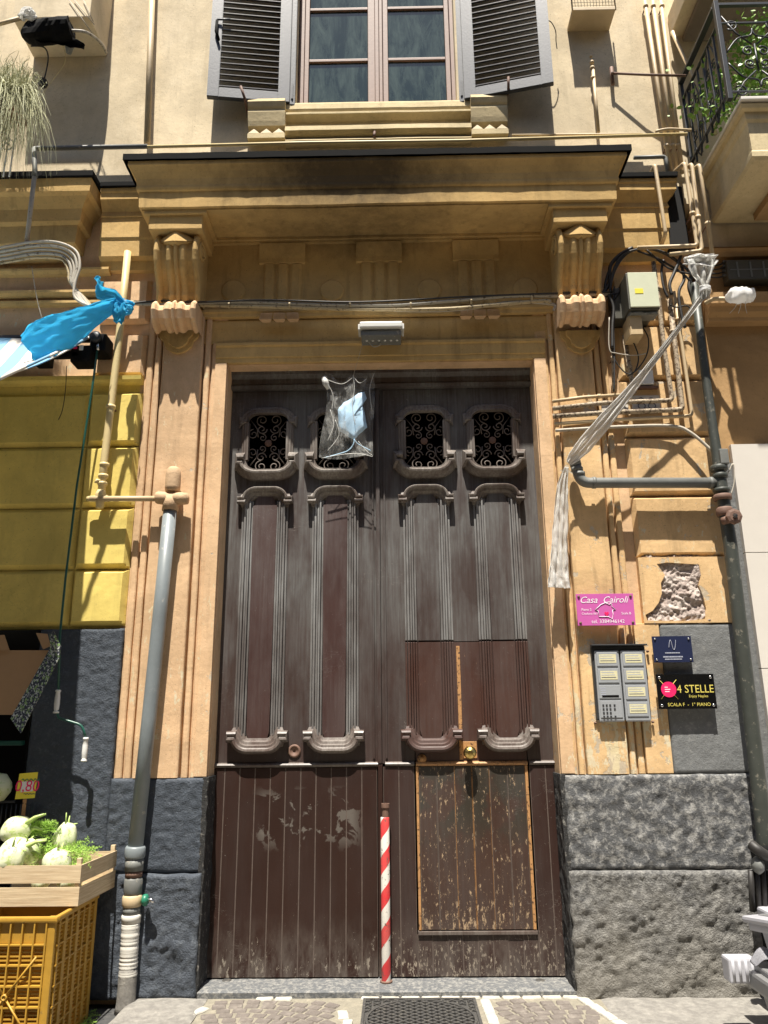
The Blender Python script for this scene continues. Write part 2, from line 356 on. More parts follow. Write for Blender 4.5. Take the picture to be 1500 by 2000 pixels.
def box(bm, x0, x1, y0, y1, z0, z1, bev=0.0):
    v = [bm.verts.new(p) for p in ((x0, y0, z0), (x1, y0, z0), (x1, y1, z0), (x0, y1, z0), (x0, y0, z1), (x1, y0, z1), (x1, y1, z1), (x0, y1, z1))]
    fs = [bm.faces.new([v[i] for i in q]) for q in ((3, 2, 1, 0), (4, 5, 6, 7), (0, 1, 5, 4), (1, 2, 6, 5), (2, 3, 7, 6), (3, 0, 4, 7))]
    if bev:
        es = list({e for f in fs for e in f.edges})
        bmesh.ops.bevel(bm, geom=es, offset=bev, segments=2, affect='EDGES', profile=.6)
    return bm
def obox(name, mat, parent, x0, x1, y0, y1, z0, z1, bev=.004, **k):
    return add(name, box(BM(), x0, x1, y0, y1, z0, z1, bev), mat, parent, **k)
def frame_for(d):
    d = d.normalized(); a = Vector((0, 0, 1)) if abs(d.z) < .9 else Vector((0, 1, 0))
    u = d.cross(a).normalized(); return u, u.cross(d).normalized()
def smooth_path(pts, n=6):
    pts = [Vector(p) for p in pts]; out = []
    for i in range(len(pts) - 1):
        p0 = pts[max(i - 1, 0)]; p1 = pts[i]; p2 = pts[i + 1]; p3 = pts[min(i + 2, len(pts) - 1)]
        for k in range(n):
            t = k / n
            out.append(.5 * ((2 * p1) + (p2 - p0) * t + (2 * p0 - 5 * p1 + 4 * p2 - p3) * t * t + (-p0 + 3 * p1 - 3 * p2 + p3) * t ** 3))
    out.append(pts[-1]); return out
def tube(bm, pts, r, seg=10, caps=True, jit=0.0):
    pts = [Vector(p) for p in pts]; n = len(pts)
    rs = r if isinstance(r, (list, tuple)) else [r] * n
    rings = []; u = None
    for i, p in enumerate(pts):
        d = (pts[min(i + 1, n - 1)] - pts[max(i - 1, 0)])
        if d.length < 1e-7: d = Vector((0, 0, 1))
        d.normalize()
        if u is None: u, v = frame_for(d)
        else:
            u = (u - d * u.dot(d)); u = u.normalized() if u.length > 1e-6 else frame_for(d)[0]; v = d.cross(u) * -1
            v = u.cross(d).normalized()
        rr = rs[i] * (1 + random.uniform(-jit, jit))
        rings.append([bm.verts.new(p + (u * math.cos(a) + v * math.sin(a)) * rr) for a in [2 * PI * k / seg for k in range(seg)]])
    for i in range(n - 1):
        for k in range(seg):
            bm.faces.new((rings[i][k], rings[i][(k + 1) % seg], rings[i + 1][(k + 1) % seg], rings[i + 1][k]))
    if caps:
        bm.faces.new(rings[0][::-1]); bm.faces.new(rings[-1])
    return bm
def fix(bm): bmesh.ops.recalc_face_normals(bm, faces=bm.faces); return bm
def otube(name, mat, parent, pts, r, seg=10, **k):
    return add(name, fix(tube(BM(), pts, r, seg)), mat, parent, smooth=True, **k)
def elbowed(pts, rad=.04, n=5):
    """straight runs with rounded corners"""
    pts = [Vector(p) for p in pts]; out = [pts[0]]
    for i in range(1, len(pts) - 1):
        a = (pts[i - 1] - pts[i]); b = (pts[i + 1] - pts[i]); k = min(rad, a.length * .45, b.length * .45)
        A = pts[i] + a.normalized() * k; B_ = pts[i] + b.normalized() * k
        for j in range(n + 1):
            t = j / n; out.append((1 - t) ** 2 * A + 2 * t * (1 - t) * pts[i] + t * t * B_)
    out.append(pts[-1]); return out
def extrude_poly(bm, loop, y0, y1, holes=()):
    """loop of (x, z) -> slab from y0 (front) to y1, with holes"""
    edges = []; loops = []
    for L in [loop] + list(holes):
        vs_ = [bm.verts.new((p[0], y0, p[1])) for p in L]; loops.append(vs_)
        for i in range(len(vs_)): edges.append(bm.edges.new((vs_[i], vs_[(i + 1) % len(vs_)])))
    g = bmesh.ops.triangle_fill(bm, edges=edges, use_beauty=True, use_dissolve=False, normal=(0, -1, 0))
    faces = [f for f in g['geom'] if isinstance(f, bmesh.types.BMFace)]
    ex = bmesh.ops.extrude_face_region(bm, geom=faces)
    for e in ex['geom']:
        if isinstance(e, bmesh.types.BMVert): e.co.y = y1
    return fix(bm)
def plate(name, mat, parent, loop, y0, y1, holes=(), **k):
    return add(name, extrude_poly(BM(), loop, y0, y1, holes), mat, parent, **k)
def rect(x0, x1, z0, z1): return [(x0, z0), (x1, z0), (x1, z1), (x0, z1)]
def profile_x(bm, prof, x0, x1, n=1, wob=0.0, ret=(0, 0), pref=0.0):
    """prof: list of (y, z), run along x; ret=1 at an end turns the profile round the corner back to the wall"""
    rows = []
    def end(x, s_):
        return [bm.verts.new((x + s_ * (-y - pref), .03, z)) for (y, z) in prof]
    if ret[0]: rows.append(end(x0, -1))
    for i in range(n + 1):
        t = i / n; x = x0 + (x1 - x0) * t; row = []
        for (y, z) in prof:
            xx = x + (-y - pref) * (-(1 - t) ** 1 * ret[0] + t * ret[1])
            dz = wob * noise.noise((xx * 2.2, z * 3, 1.7)) + wob * .5 * noise.noise((xx * 9, z * 3, 5.7)); dy = wob * noise.noise((xx * 2.5, z * 4, 9.1))
            row.append(bm.verts.new((xx, y + dy, z + dz)))
        rows.append(row)
    if ret[1]: rows.append(end(x1, 1))
    m = len(prof)
    for i in range(len(rows) - 1):
        for j in range(m - 1): bm.faces.new((rows[i][j], rows[i + 1][j], rows[i + 1][j + 1], rows[i][j + 1]))
    bm.faces.new(rows[0]); bm.faces.new(rows[-1][::-1])
    return bm
def run(name, mat, parent, prof, x0, x1, n=1, wob=0.0, ret=(0, 0), pref=0.0, smooth=False, **k):
    return add(name, fix(profile_x(BM(), prof, x0, x1, n, wob, ret, pref)), mat, parent, smooth=smooth, **k)
def rough_slab(bm, x0, x1, z0, z1, yf, yb, amp, sc, res=.02, seed=0.0, rnd=.01, sharp=False):
    """slab whose front is really uneven: grid displaced along y, rounded at the rim"""
    nx = max(3, int((x1 - x0) / res)); nz = max(3, int((z1 - z0) / res)); g = []
    for i in range(nx + 1):
        col = []
        for j in range(nz + 1):
            x = x0 + (x1 - x0) * i / nx; z = z0 + (z1 - z0) * j / nz
            p = Vector((x * sc, seed, z * sc))
            if sharp: h = .9 * noise.noise(p) + .9 * (.5 - abs(noise.noise(p * 1.6 + Vector((3, 1, 2))))) + .5 * noise.noise(p * 3.7) + .34 * abs(noise.noise(p * 7.3)) + .16 * noise.noise(p * 15)
            else: h = noise.noise(p) + .5 * noise.noise(p * 2.3) + .3 * noise.noise(p * 5.3)
            e = min(x - x0, x1 - x, z - z0, z1 - z); k = min(1.0, e / rnd) if rnd else 1
            y = yf - amp * h * (.4 + .6 * k) + (1 - k) ** 2 * rnd * .9
            if i in (0, nx) : x += amp * .5 * noise.noise((z * 14, seed, x))
            if j in (0, nz) : z += amp * .4 * noise.noise((x * 14, seed, z))
            col.append(bm.verts.new((x, y, z)))
        g.append(col)
    for i in range(nx):
        for j in range(nz): bm.faces.new((g[i][j], g[i + 1][j], g[i + 1][j + 1], g[i][j + 1]))
    rim = [g[i][0] for i in range(nx + 1)] + [g[nx][j] for j in range(1, nz + 1)] + [g[i][nz] for i in range(nx - 1, -1, -1)] + [g[0][j] for j in range(nz - 1, 0, -1)]
    back = [bm.verts.new((v.co.x, yb, v.co.z)) for v in rim]
    for i in range(len(rim)):
        j = (i + 1) % len(rim); bm.faces.new((rim[j], rim[i], back[i], back[j]))
    return fix(bm)
def strip_sweep(bm, path, prof, closed=False):
    """path: (x, z) points in the door plane, prof: (offset outward, y) pairs across the moulding"""
    n = len(path); rows = []
    for i, p in enumerate(path):
        if closed: a, b = path[i - 1], path[(i + 1) % n]
        else: a, b = path[max(i - 1, 0)], path[min(i + 1, n - 1)]
        d = Vector((b[0] - a[0], b[1] - a[1])).normalized(); nn = Vector((d.y, -d.x))
        rows.append([bm.verts.new((p[0] + nn.x * o_, y, p[1] + nn.y * o_)) for o_, y in prof])
    m = len(prof); R = n if closed else n - 1
    for i in range(R):
        j = (i + 1) % n
        for k in range(m - 1): bm.faces.new((rows[i][k], rows[j][k], rows[j][k + 1], rows[i][k + 1]))
    if not closed:
        bm.faces.new(rows[0]); bm.faces.new(rows[-1][::-1])
    return fix(bm)
def lathe(bm, prof, c, axis='Z', seg=16, ang0=0):
    rows = []
    for r, h in prof:
        ring = []
        for k in range(seg):
            a = 2 * PI * k / seg + ang0; u, v = r * math.cos(a), r * math.sin(a)
            p = {'Z': (u, v, h), 'Y': (u, h, v), 'X': (h, u, v)}[axis]
            ring.append(bm.verts.new((c[0] + p[0], c[1] + p[1], c[2] + p[2])))
        rows.append(ring)
    for i in range(len(rows) - 1):
        for k in range(seg): bm.faces.new((rows[i][k], rows[i][(k + 1) % seg], rows[i + 1][(k + 1) % seg], rows[i + 1][k]))
    bm.faces.new(rows[0]); bm.faces.new(rows[-1][::-1])
    return fix(bm)
def olathe(name, mat, parent, prof, c, axis='Z', seg=16, smooth=True, **k):
    return add(name, lathe(BM(), prof, c, axis, seg), mat, parent, smooth=smooth, **k)
def text(name, body, mat, parent, x, y, z, size, shear=0.0, align='CENTER', sx=1.0, **k):
    cu = bpy.data.curves.new('t', 'FONT'); cu.body = body; cu.size = size; cu.shear = shear; cu.align_x = align; cu.align_y = 'CENTER'; cu.resolution_u = 3
    ob = bpy.data.objects.new('t', cu); scn.collection.objects.link(ob)
    bpy.context.view_layer.update()
    me = bpy.data.meshes.new_from_object(ob.evaluated_get(bpy.context.evaluated_depsgraph_get()))
    bpy.data.objects.remove(ob); bm = BM(); bm.from_mesh(me); bpy.data.meshes.remove(me)
    for v in bm.verts: v.co = Vector((x + v.co.x * sx, y, z + v.co.y))
    return add(name, bm, mat, parent, **k)
def dup(root, loc, label=None, group=None):
    r = root.copy(); scn.collection.objects.link(r); r.location = loc
    if label: r['label'] = label
    if group: r['group'] = group
    for ch in list(root.children):
        c_ = ch.copy(); scn.collection.objects.link(c_); c_.parent = r
        for g in list(ch.children):
            d_ = g.copy(); scn.collection.objects.link(d_); d_.parent = c_
    return r
def clone(o, dx=0, dy=0, dz=0, parent=None, rot=None, scale=None):
    c_ = o.copy(); scn.collection.objects.link(c_); c_.location = o.location + Vector((dx, dy, dz))
    if rot is not None: c_.rotation_euler = rot
    if scale is not None: c_.scale = scale
    if parent: attach(c_, parent)
    return c_

def hslab(x0, x1, y0, y1, zt, zb, amp, sc, res=.02, seed=0.0, rnd=.008, sharp=False):
    bm = rough_slab(BM(), x0, x1, y0, y1, -zt, -zb, amp, sc, res, seed, rnd, sharp)
    for v in bm.verts: v.co = Vector((v.co.x, v.co.z, -v.co.y))
    return bm
# ================================================================ STREET AND GROUND
add('street', box(BM(), -30, 30, -30, .6, -.6, -.055), 'street', kind='structure')
# ================================================================ THE BUILDING
bld = thing('apartment_building', 'old ochre and cream building with corniced doorway, shuttered window and yellow shop wall', 'building', (0, 0, 0))
XL, XR, ZT = -1.24, 1.07, 4.235
YD = .2
WX0, WX1, WZ0, WZ1 = AX(577, 200, .03), AX(893, 200, .03), 6.60, 8.45
plate('wall', 'cream', bld, rect(-7, 2.46, 5.60, 9.6), .03, .42, [rect(WX0, WX1, WZ0, WZ1)], label='cream plastered upper wall')
plate('wall', 'peach', bld, [(-1.90, -.3), (XL, -.3), (XL, ZT), (XR, ZT), (XR, -.3), (2.34, -.3), (2.34, 5.6), (-1.90, 5.6)], .02, .42, label='peach plaster wall around the doorway')
plate('wall', 'yellow', bld, [(-2.444, -.3), (-1.90, -.3), (-1.90, 4.10), (-7, 4.10), (-7, 2.25), (-2.444, 2.25)], .021, .42, label='yellow painted shop wall')
plate('wall', 'peach', bld, rect(-7, -1.90, 4.10, 5.6), .022, .42, label='peach wall above the shop awning')
# --- dado of dark stone, left of the door
def dado(x0, x1, z0, z1, yf, amp, sc, m, seed, sharp=False, res=.014, rnd=.012, label=None):
    add('stone_plinth', rough_slab(BM(), x0, x1, z0, z1, yf, .02, amp, sc, res, seed, rnd, sharp), m, bld, smooth=True, label=label)
dado(-2.44, -1.868, .70, 2.245, -.022, .006, 26, 'blue_stone', 1.1, label='blue black painted stone')
dado(-1.862, XL - .003, .70, 1.265, -.045, .007, 26, 'blue_stone', 2.1, label='blue black painted stone')
dado(-2.44, XL + .0, .0, .695, -.07, .016, 8.0, 'blue_rock', 3.3, True, label='blue grey rock faced base')
dado(1.80, 2.325, 1.266, 2.235, -.028, .004, 6, 'grey_smooth', 5.2, label='smooth grey rendered patch')
dado(XR + .002, 2.33, .70, 1.262, -.047, .010, 13, 'grey_stone', 6.2, label='grey stone with flaking paint')
dado(XR - .0, 2.33, -.02, .695, -.075, .017, 7.5, 'rock', 7.3, True, label='pale rock faced base')
obox('wall_patch', 'peach_worn', bld, 1.628, 1.797, -.026, .02, 1.268, 2.238, .004)
# jamb stones inside the opening
def jamb(x0, x1, z0, z1, m, seed):
    bm = BM(); n = 40; prev = None
    s_ = -1 if x0 < 0 else 1
    for j in range(n + 1):
        z = z0 + (z1 - z0) * j / n; row = []
        for k in range(7):
            y = -.045 + (.24) * k / 6
            row.append(bm.verts.new((x0 - s_ * (.014 + .010 * noise.noise((y * 22, z * 14, seed))), y, z)))
        if prev:
            for k in range(6): bm.faces.new((prev[k], prev[k + 1], row[k + 1], row[k]))
        prev = row
    ex = bmesh.ops.extrude_face_region(bm, geom=list(bm.faces))
    for e in ex['geom']:
        if isinstance(e, bmesh.types.BMVert): e.co.x = x0 + s_ * .02
    add('jamb_stone', fix(bm), m, bld, smooth=False)
jamb(XL, 0, -.02, 1.27, 'jamb_stone', 1.0); jamb(XR, 0, -.02, 1.27, 'jamb_stone', 2.0)
# --- pilasters
def pilaster(x0, x1, m, flip):
    zb, zt = 1.268, 4.62
    w_ = x1 - x0; sg = -1 if flip else 1
    e = (lambda t: x0 + t * w_) if not flip else (lambda t: x1 - t * w_)
    def strip(t0, t1, d, zt_=zt, nm='pilaster', wob=.0018):
        a, b = sorted((e(t0), e(t1))); prof = []
        nz = 60
        bm = BM(); rows = []
        for (x, y) in ((a, .02), (a + .003, -d + .006), (a + .010, -d), (b - .010, -d), (b - .003, -d + .006), (b, .02)):
            rows.append([bm.verts.new((x + wob * 1.6 * noise.noise((x * 9, z_ * 5, 2)), y + wob * 1.6 * noise.noise((x * 9, z_ * 6, 7)), z_)) for z_ in [zb + (zt_ - zb) * i / nz for i in range(nz + 1)]])
        for i in range(len(rows) - 1):
            for j in range(nz): bm.faces.new((rows[i][j], rows[i + 1][j], rows[i + 1][j + 1], rows[i][j + 1]))
        bm.faces.new([r[0] for r in rows][::-1]); bm.faces.new([r[-1] for r in rows])
        add(nm, fix(bm), m, bld)
    strip(.0, .085, .006); strip(.105, .185, .018); strip(.205, .70, .040); strip(.715, .79, .018); strip(.80, .985, .003)
pilaster(-1.858, XL - .002, 'peach', False)
pilaster(XR + .002, 1.625, 'peach_worn', True)
# --- architrave over the door
run('lintel', 'ochre', bld, [(.02, 4.24), (-.012, 4.24), (-.014, 4.275), (-.022, 4.28), (-.024, 4.36), (-.036, 4.372), (-.036, 4.392), (.02, 4.40)], XL - .09, XR + .09, 60, .003)
for s_, xe in ((-1, XL), (1, XR)):
    xa, xb = sorted((xe + s_ * .004, xe + s_ * .092))
    obox('architrave', 'peach', bld, xa, xb, -.016, .02, 1.27, 4.238, .005)
# lintel face and small ledge with drops
for i, (a, b) in enumerate(((-1.50, 1.27),)):
    obox('wall_band', 'ochre', bld, a, b, -.004, .02, 4.404, 4.60, .003)
run('ledge', 'ochre', bld, [(.02, 4.61), (-.03, 4.615), (-.034, 4.64), (-.045, 4.652), (-.045, 4.672), (.02, 4.69)], -1.50, 1.27, 60, .003)
TRI = [AX(552, 545, 0), AX(742, 545, 0), AX(932, 545, 0)]
for i, cx in enumerate(TRI):
    if i != 1:
        bm = BM(); nt = 3
        for k in range(nt):
            x0 = cx - .155 + k * .105
            tube_ = [(x0, -.095), (x0 + .095, -.095), (x0 + .078, -.045), (x0 + .017, -.045)]
            vs0 = [bm.verts.new((x, y, 4.555)) for x, y in tube_]; vs1 = [bm.verts.new((cx + (x - cx) * .93, min(y + .01, -.04) if y < -.05 else y, 4.615)) for x, y in tube_]
            bm.faces.new(vs0); bm.faces.new(vs1[::-1])
            for q in range(4): bm.faces.new((vs0[q], vs0[(q + 1) % 4], vs1[(q + 1) % 4], vs1[q]))
        bm2 = bm
        add('guttae', fix(bm2), 'peach', bld)
# frieze, triglyphs, discs
obox('frieze', 'ochre', bld, -1.50, 1.27, -.002, .02, 4.695, 5.305, .002)
for cx in TRI:
    for k in range(3):
        x0 = cx - .15 + k * .105
        bm = BM(); L = [(x0, -.004), (x0 + .018, -.020), (x0 + .072, -.020), (x0 + .09, -.004)]
        a_ = [bm.verts.new((x, y, 4.70)) for x, y in L]; b_ = [bm.verts.new((x, y, 5.08)) for x, y in L]
        for q in range(4): bm.faces.new((a_[q], a_[(q + 1) % 4], b_[(q + 1) % 4], b_[q]))
        bm.faces.new(a_[::-1]); bm.faces.new(b_)
        add('triglyph', fix(bm), 'ochre', bld)
    bm = BM(); a_ = [(cx - .17, -.012), (cx + .15, -.012)]
    profile_x(bm, [(.0, 5.085), (-.022, 5.09), (-.022, 5.13), (-.028, 5.18), (-.040, 5.255), (.0, 5.256)], cx - .185, cx + .175)
    add('triglyph_cap', fix(bm), 'ochre', bld)
for px_, py_ in ((455, 566), (648, 566), (838, 564), (1027, 562)):
    c = at(px_, py_, -.02); olathe('disc', 'ochre', bld, [(.095, .018), (.095, -.006), (.085, -.016), (.0001, -.018)], (c.x, 0, c.z), 'Y', 28, False)
run('frieze_moulding', 'ochre', bld, [(.02, 5.262), (-.03, 5.264), (-.032, 5.28), (-.045, 5.284), (-.045, 5.306), (.02, 5.307)], -1.50, 1.27, 40, .002)
# main cornice over the door
CX0, CX1 = AX(283, 410, -.41), AX(1198, 385, -.41)
CT0, CT1 = AX(237, 308, -.5), AX(1234, 292, -.5)
run('cornice', 'ochre', bld, [(.03, 5.308), (-.385, 5.308), (-.385, 5.322), (-.405, 5.326), (-.41, 5.455), (-.425, 5.462), (-.430, 5.478), (-.425, 5.50),
    (-.433, 5.55), (-.455, 5.595), (-.475, 5.625), (-.485, 5.636), (-.485, 5.668), (.03, 5.668)], -1.875, 1.69, 90, .004, (1, 1), .41, label='deep moulded door cornice with smoke stained front')
add('cornice_tar_cap', hslab(-1.985, 1.80, -.503, .03, 5.725, 5.67, .006, 5, .03, 3, .004), 'black', bld)
# side runs of the string course
SC = [(y, z + .06) for y, z in ((.03, 4.98), (-.02, 4.985), (-.03, 5.06), (-.07, 5.08), (-.075, 5.22), (-.085, 5.24), (-.085, 5.42), (-.095, 5.425),  (-.085, 5.47), (-.13, 5.53), (-.145, 5.545), (-.145, 5.60), (-.155, 5.61), (-.155, 5.64), (.03, 5.64))]
run('string_cornice', 'ochre', bld, SC, -2.28, -1.62, 12, .003); run('string_cornice', 'ochre', bld, SC, 1.50, 2.16, 12, .003, (0, 1), .06)
obox('tar_cap', 'black', bld, -2.28, -1.90, -.175, .03, 5.703, 5.745, .004); obox('tar_cap', 'black', bld, 1.75, 2.26, -.175, .03, 5.703, 5.745, .004)
SC2 = [(y, z + .06) for y, z in ((.03, 5.08), (-.10, 5.09), (-.11, 5.13), (-.15, 5.15), (-.16, 5.30), (-.19, 5.32), (-.20, 5.42), (-.25, 5.50), (-.28, 5.52), (-.29, 5.63), (.03, 5.63))]
run('string_cornice', 'ochre', bld, SC2, -7, -2.40, 40, .004, (0, 1), .19); obox('tar_cap', 'black', bld, -7, -2.285, -.31, .03, 5.693, 5.745, .005)
obox('gap_shade_box', 'dark', bld, AX(1298, 350, -.12), AX(1337, 350, -.12), -.06, .0, AZ(1310, 478, -.12), 5.70, .01)  # black box painting the dark void between the two buildings
# blocking under side cornices
for x0, x1 in (): obox('frieze_block', 'ochre', bld, x0, x1, -.03, .02, 4.99, 5.19, .004)

# mouldings above the awning
for z, d in ((5.05, .05), (4.86, .04), (4.78, .02)):
    run('wall_moulding', 'ochre', bld, [(.02, z - .03), (-d * .5, z - .028), (-d, z - .01), (-d, z + .01), (.02, z + .02)], -7, -2.2, 30, .003)
run('yellow_ledge', 'yellow', bld, [(.02, 4.08), (-.03, 4.085), (-.05, 4.10), (-.055, 4.13), (.02, 4.14)], -7, -1.875, 60, .003)
# --- rusticated blocks
def block(x0, x1, z0, z1, m, yf=-.035, ch=.03, seed=0, ends=(1, 1), **k):
    bm = BM(); nx = max(4, int((x1 - x0) / .035)); nz = max(4, int((z1 - z0) / .035)); g = []
    us = [0, .25] + [i for i in []]
    def coords(a, b, n, e0, e1):
        r = [a, a + ch * .5, a + ch] if e0 else [a]
        r += [a + ch + (b - a - 2 * ch) * i / n for i in range(1, n)]
        r += [b - ch, b - ch * .5, b] if e1 else [b]
        return r
    X = coords(x0, x1, nx, *ends); Zs = coords(z0, z1, nz, 1, 1)
    for x in X:
        col = []
        for z in Zs:
            ex = min(x - x0 if ends[0] else 9, x1 - x if ends[1] else 9, z - z0, z1 - z)
            t = min(1, ex / ch); y = .015 + (yf - .015) * min(1, t * 1.05)
            y += .0028 * noise.noise((x * 3.5, seed, z * 3.5)) + .0012 * noise.noise((x * 17, seed, z * 17))
            col.append(bm.verts.new((x + .002 * noise.noise((z * 9, seed, 3)), y, z + .002 * noise.noise((x * 9, seed, 4)))))
        g.append(col)
    for i in range(len(X) - 1):
        for j in range(len(Zs) - 1): bm.faces.new((g[i][j], g[i + 1][j], g[i + 1][j + 1], g[i][j + 1]))
    for f in bm.faces: f.normal_update()
    return add('wall_block', fix_out(bm), m, bld, **k)
def fix_out(bm):
    bm.normal_update()
    for f in bm.faces:
        if f.normal.y > 0: f.normal_flip()
    return bm
JZ = [2.262, 2.665, 3.115, 3.585, 4.015]
for i in range(4):
    block(-2.255, -1.868, JZ[i] + .004, JZ[i + 1] - .004, 'yellow', seed=i)
    block(-3.9, -2.262, JZ[i] + .004, JZ[i + 1] - .004, 'yellow', yf=-.02, seed=i + 9, ends=(0, 1))
JR = [2.25, 2.70, 3.15, 3.60, 4.05, 4.50, 4.97]
for i in range(6):
    if i == 0: continue
    block(1.70, 2.325, JR[i] + .004, JR[i + 1] - .004, 'peach_worn', yf=-.03, ch=.026, seed=20 + i)
    if i >= 4: block(-2.255, -1.868, JR[i] + .09, JR[i + 1] - .004, 'peach', yf=-.03, ch=.026, seed=30 + i)
# broken block with the rubble showing
bx0, bx1, bz0, bz1 = 1.70, 2.325, 2.239, 2.696
HOLE = [at(px_, py_, 0) for px_, py_ in ((1280, 1103), (1300, 1100), (1330, 1102), (1362, 1104), (1366, 1125), (1362, 1145), (1370, 1165), (1376, 1190), (1374, 1210), (1340, 1214), (1300, 1216), (1262, 1214), (1258, 1202), (1272, 1194), (1284, 1178), (1290, 1160), (1288, 1140), (1296, 1125))]
plate('wall_block', 'peach_worn', bld, rect(bx0, bx1, bz0, bz1), -.03, .02, [[(p.x, max(p.z, bz0 + .010 + .004 * (i % 3))) for i, p in enumerate(HOLE)]], label='broken block with rubble showing through')
hx0, hx1 = max(bx0 + .03, min(p.x for p in HOLE) - .004), max(p.x for p in HOLE) + .02
add('exposed_rubble', rough_slab(BM(), hx0, hx1, bz0 - .01, bz1 + .01, -.006, .03, .020, 15, .007, 12.5, .0, True), 'rubble', bld, smooth=True)
# --- consoles
def ribbed(bm, prof, x0, x1, ribs, n=40, taper=0.0):
    """prof (y, z) outward curve; ribs(t) -> extra projection"""
    rows = []
    for i in range(n + 1):
        t = i / n; e = ribs(t); row = []
        for k, (y, z) in enumerate(prof):
            a = prof[max(k - 1, 0)]; b = prof[min(k + 1, len(prof) - 1)]
            d = Vector((b[0] - a[0], b[1] - a[1])).normalized(); nrm = Vector((-d.y, d.x))
            if nrm.x > 0: nrm = -nrm
            cx = (x0 + x1) / 2; wd = 1 - taper * k / len(prof)
            row.append(bm.verts.new((cx + (x0 + (x1 - x0) * t - cx) * wd, y + nrm.x * e, z + nrm.y * e)))
        rows.append(row)
    m = len(prof)
    for i in range(n):
        for j in range(m - 1): bm.faces.new((rows[i][j], rows[i + 1][j], rows[i + 1][j + 1], rows[i][j + 1]))
    for r in (rows[0], rows[-1]):
        w0 = bm.verts.new((r[0].co.x, .02, r[0].co.z)); w1 = bm.verts.new((r[0].co.x, .02, r[-1].co.z))
        bm.faces.new([w0] + r + [w1])
    return fix(bm)
def ribs(t):
    v = 0
    for c_, w_, h_ in ((.06, .07, .030), (.94, .07, .030), (.36, .09, .026), (.50, .055, .034), (.64, .09, .026)):
        v = max(v, 1.15 * h_ * max(0, 1 - ((t - c_) / w_) ** 2) ** .5)
    return v
for cxp in (350, 1130):
    cx = AX(cxp, 520, -.2); s_ = -1 if cxp < 700 else 1
    W_ = .165
    top = [(-.235, 5.165), (-.275, 5.13), (-.296, 5.08), (-.298, 5.02), (-.280, 4.955), (-.25, 4.90), (-.21, 4.85), (-.178, 4.80), (-.162, 4.755), (-.160, 4.72), (-.150, 4.695), (-.125, 4.685)]
    add('console', ribbed(BM(), [(a.x, a.y) for a in [Vector((p[0], p[1], 0)) for p in top]], cx - W_, cx + W_, ribs), 'ochre', bld, smooth=False, label='ribbed scroll console under the cornice')
    low = [(y, z + .045) for y, z in ((-.16, 4.575), (-.21, 4.572), (-.235, 4.55), (-.242, 4.515), (-.225, 4.46), (-.185, 4.43), (-.12, 4.415))]
    cx2 = AX(345 if cxp < 700 else 1134, 630, -.15)
    add('console', ribbed(BM(), low, cx2 - W_, cx2 + W_ - .0, ribs), 'peach', bld, smooth=False, label='lower ribbed scroll of the console')
    obox('abacus', 'ochre', bld, cx - .20, cx + .20, -.362, .02, 5.166, 5.288, .006)
    obox('abacus_top', 'ochre', bld, cx - .235, cx + .235, -.384, .02, 5.285, 5.3075, .003)
    # volutes at both cheeks
    for q in (-1, 1):
        bm = BM(); pts = []
        for k in range(40):
            a = k * .34; r = .085 * (1 - k / 42); pts.append((cx + q * (W_ + .003), -.205 + r * math.cos(a), 5.065 + r * math.sin(a)))
        add('volute', fix(tube(bm, pts, .012, 6)), 'ochre', bld, smooth=True)
    # folded leaf tip under the abacus
    bm = BM(); V = [bm.verts.new(p) for p in ((cx - .15, -.285, 5.115), (cx, -.345, 5.166), (cx + .15, -.285, 5.115), (cx, -.365, 5.06), (cx - .085, -.335, 5.075), (cx + .085, -.335, 5.075), (cx, -.27, 5.03))]
    for q in ((0, 1, 4), (1, 3, 4), (1, 5, 3), (1, 2, 5), (0, 4, 6), (4, 3, 6), (3, 5, 6), (5, 2, 6)): bm.faces.new([V[i] for i in q])
    fix(bm); bmesh.ops.bevel(bm, geom=list(bm.edges), offset=.006, segments=2, affect='EDGES'); add('acanthus_tip', bm, 'ochre', bld)
    # shield drop
    c = at(cxp if cxp < 700 else 1133, 668, -.04)
    sh = [(-.155, .085), (.155, .085), (.145, .03), (.115, .0), (.10, -.05), (.05, -.09), (.0, -.105), (-.05, -.09), (-.10, -.05), (-.115, 0), (-.145, .03)]
    plate('shield', 'ochre', bld, [(c.x + a, c.z + b) for a, b in sh], -.062, .0, smooth=False)
    plate('shield_boss', 'ochre', bld, [(c.x + a * .72, c.z + .01 + b * .76) for a, b in sh], -.085, -.06, smooth=False)
# --- upper window
win = obox('window', 'frame_brown', bld, AX(583, 200, .16), AX(593, 200, .16), .13, .2, WZ0 + .0, WZ1, .004, label='brown wooden casement window with panes')
def wpart(n, x0, x1, z0, z1, y0=.13, y1=.2, m='frame_brown'): obox(n, m, win, x0, x1, y0, y1, z0, z1, .004)
wx = lambda p: AX(p, 200, .16)
wpart('frame', wx(883), wx(895), WZ0, WZ1)
wpart('stile', wx(593) + .002, wx(602), WZ0, WZ1, .145); wpart('stile', wx(719), wx(733), WZ0, WZ1, .145)
wpart('meeting_bead', wx(733) + .001, wx(741), WZ0, WZ1, .12); wpart('meeting_bead', wx(741) + .002, wx(748), WZ0, WZ1, .13)
wpart('stile', wx(749), wx(759), WZ0, WZ1, .145); wpart('stile', wx(873), wx(882), WZ0, WZ1, .145)
zb1, zb2 = AZ(740, 117, .16), AZ(740, 17, .16)
dz = zb2 - zb1
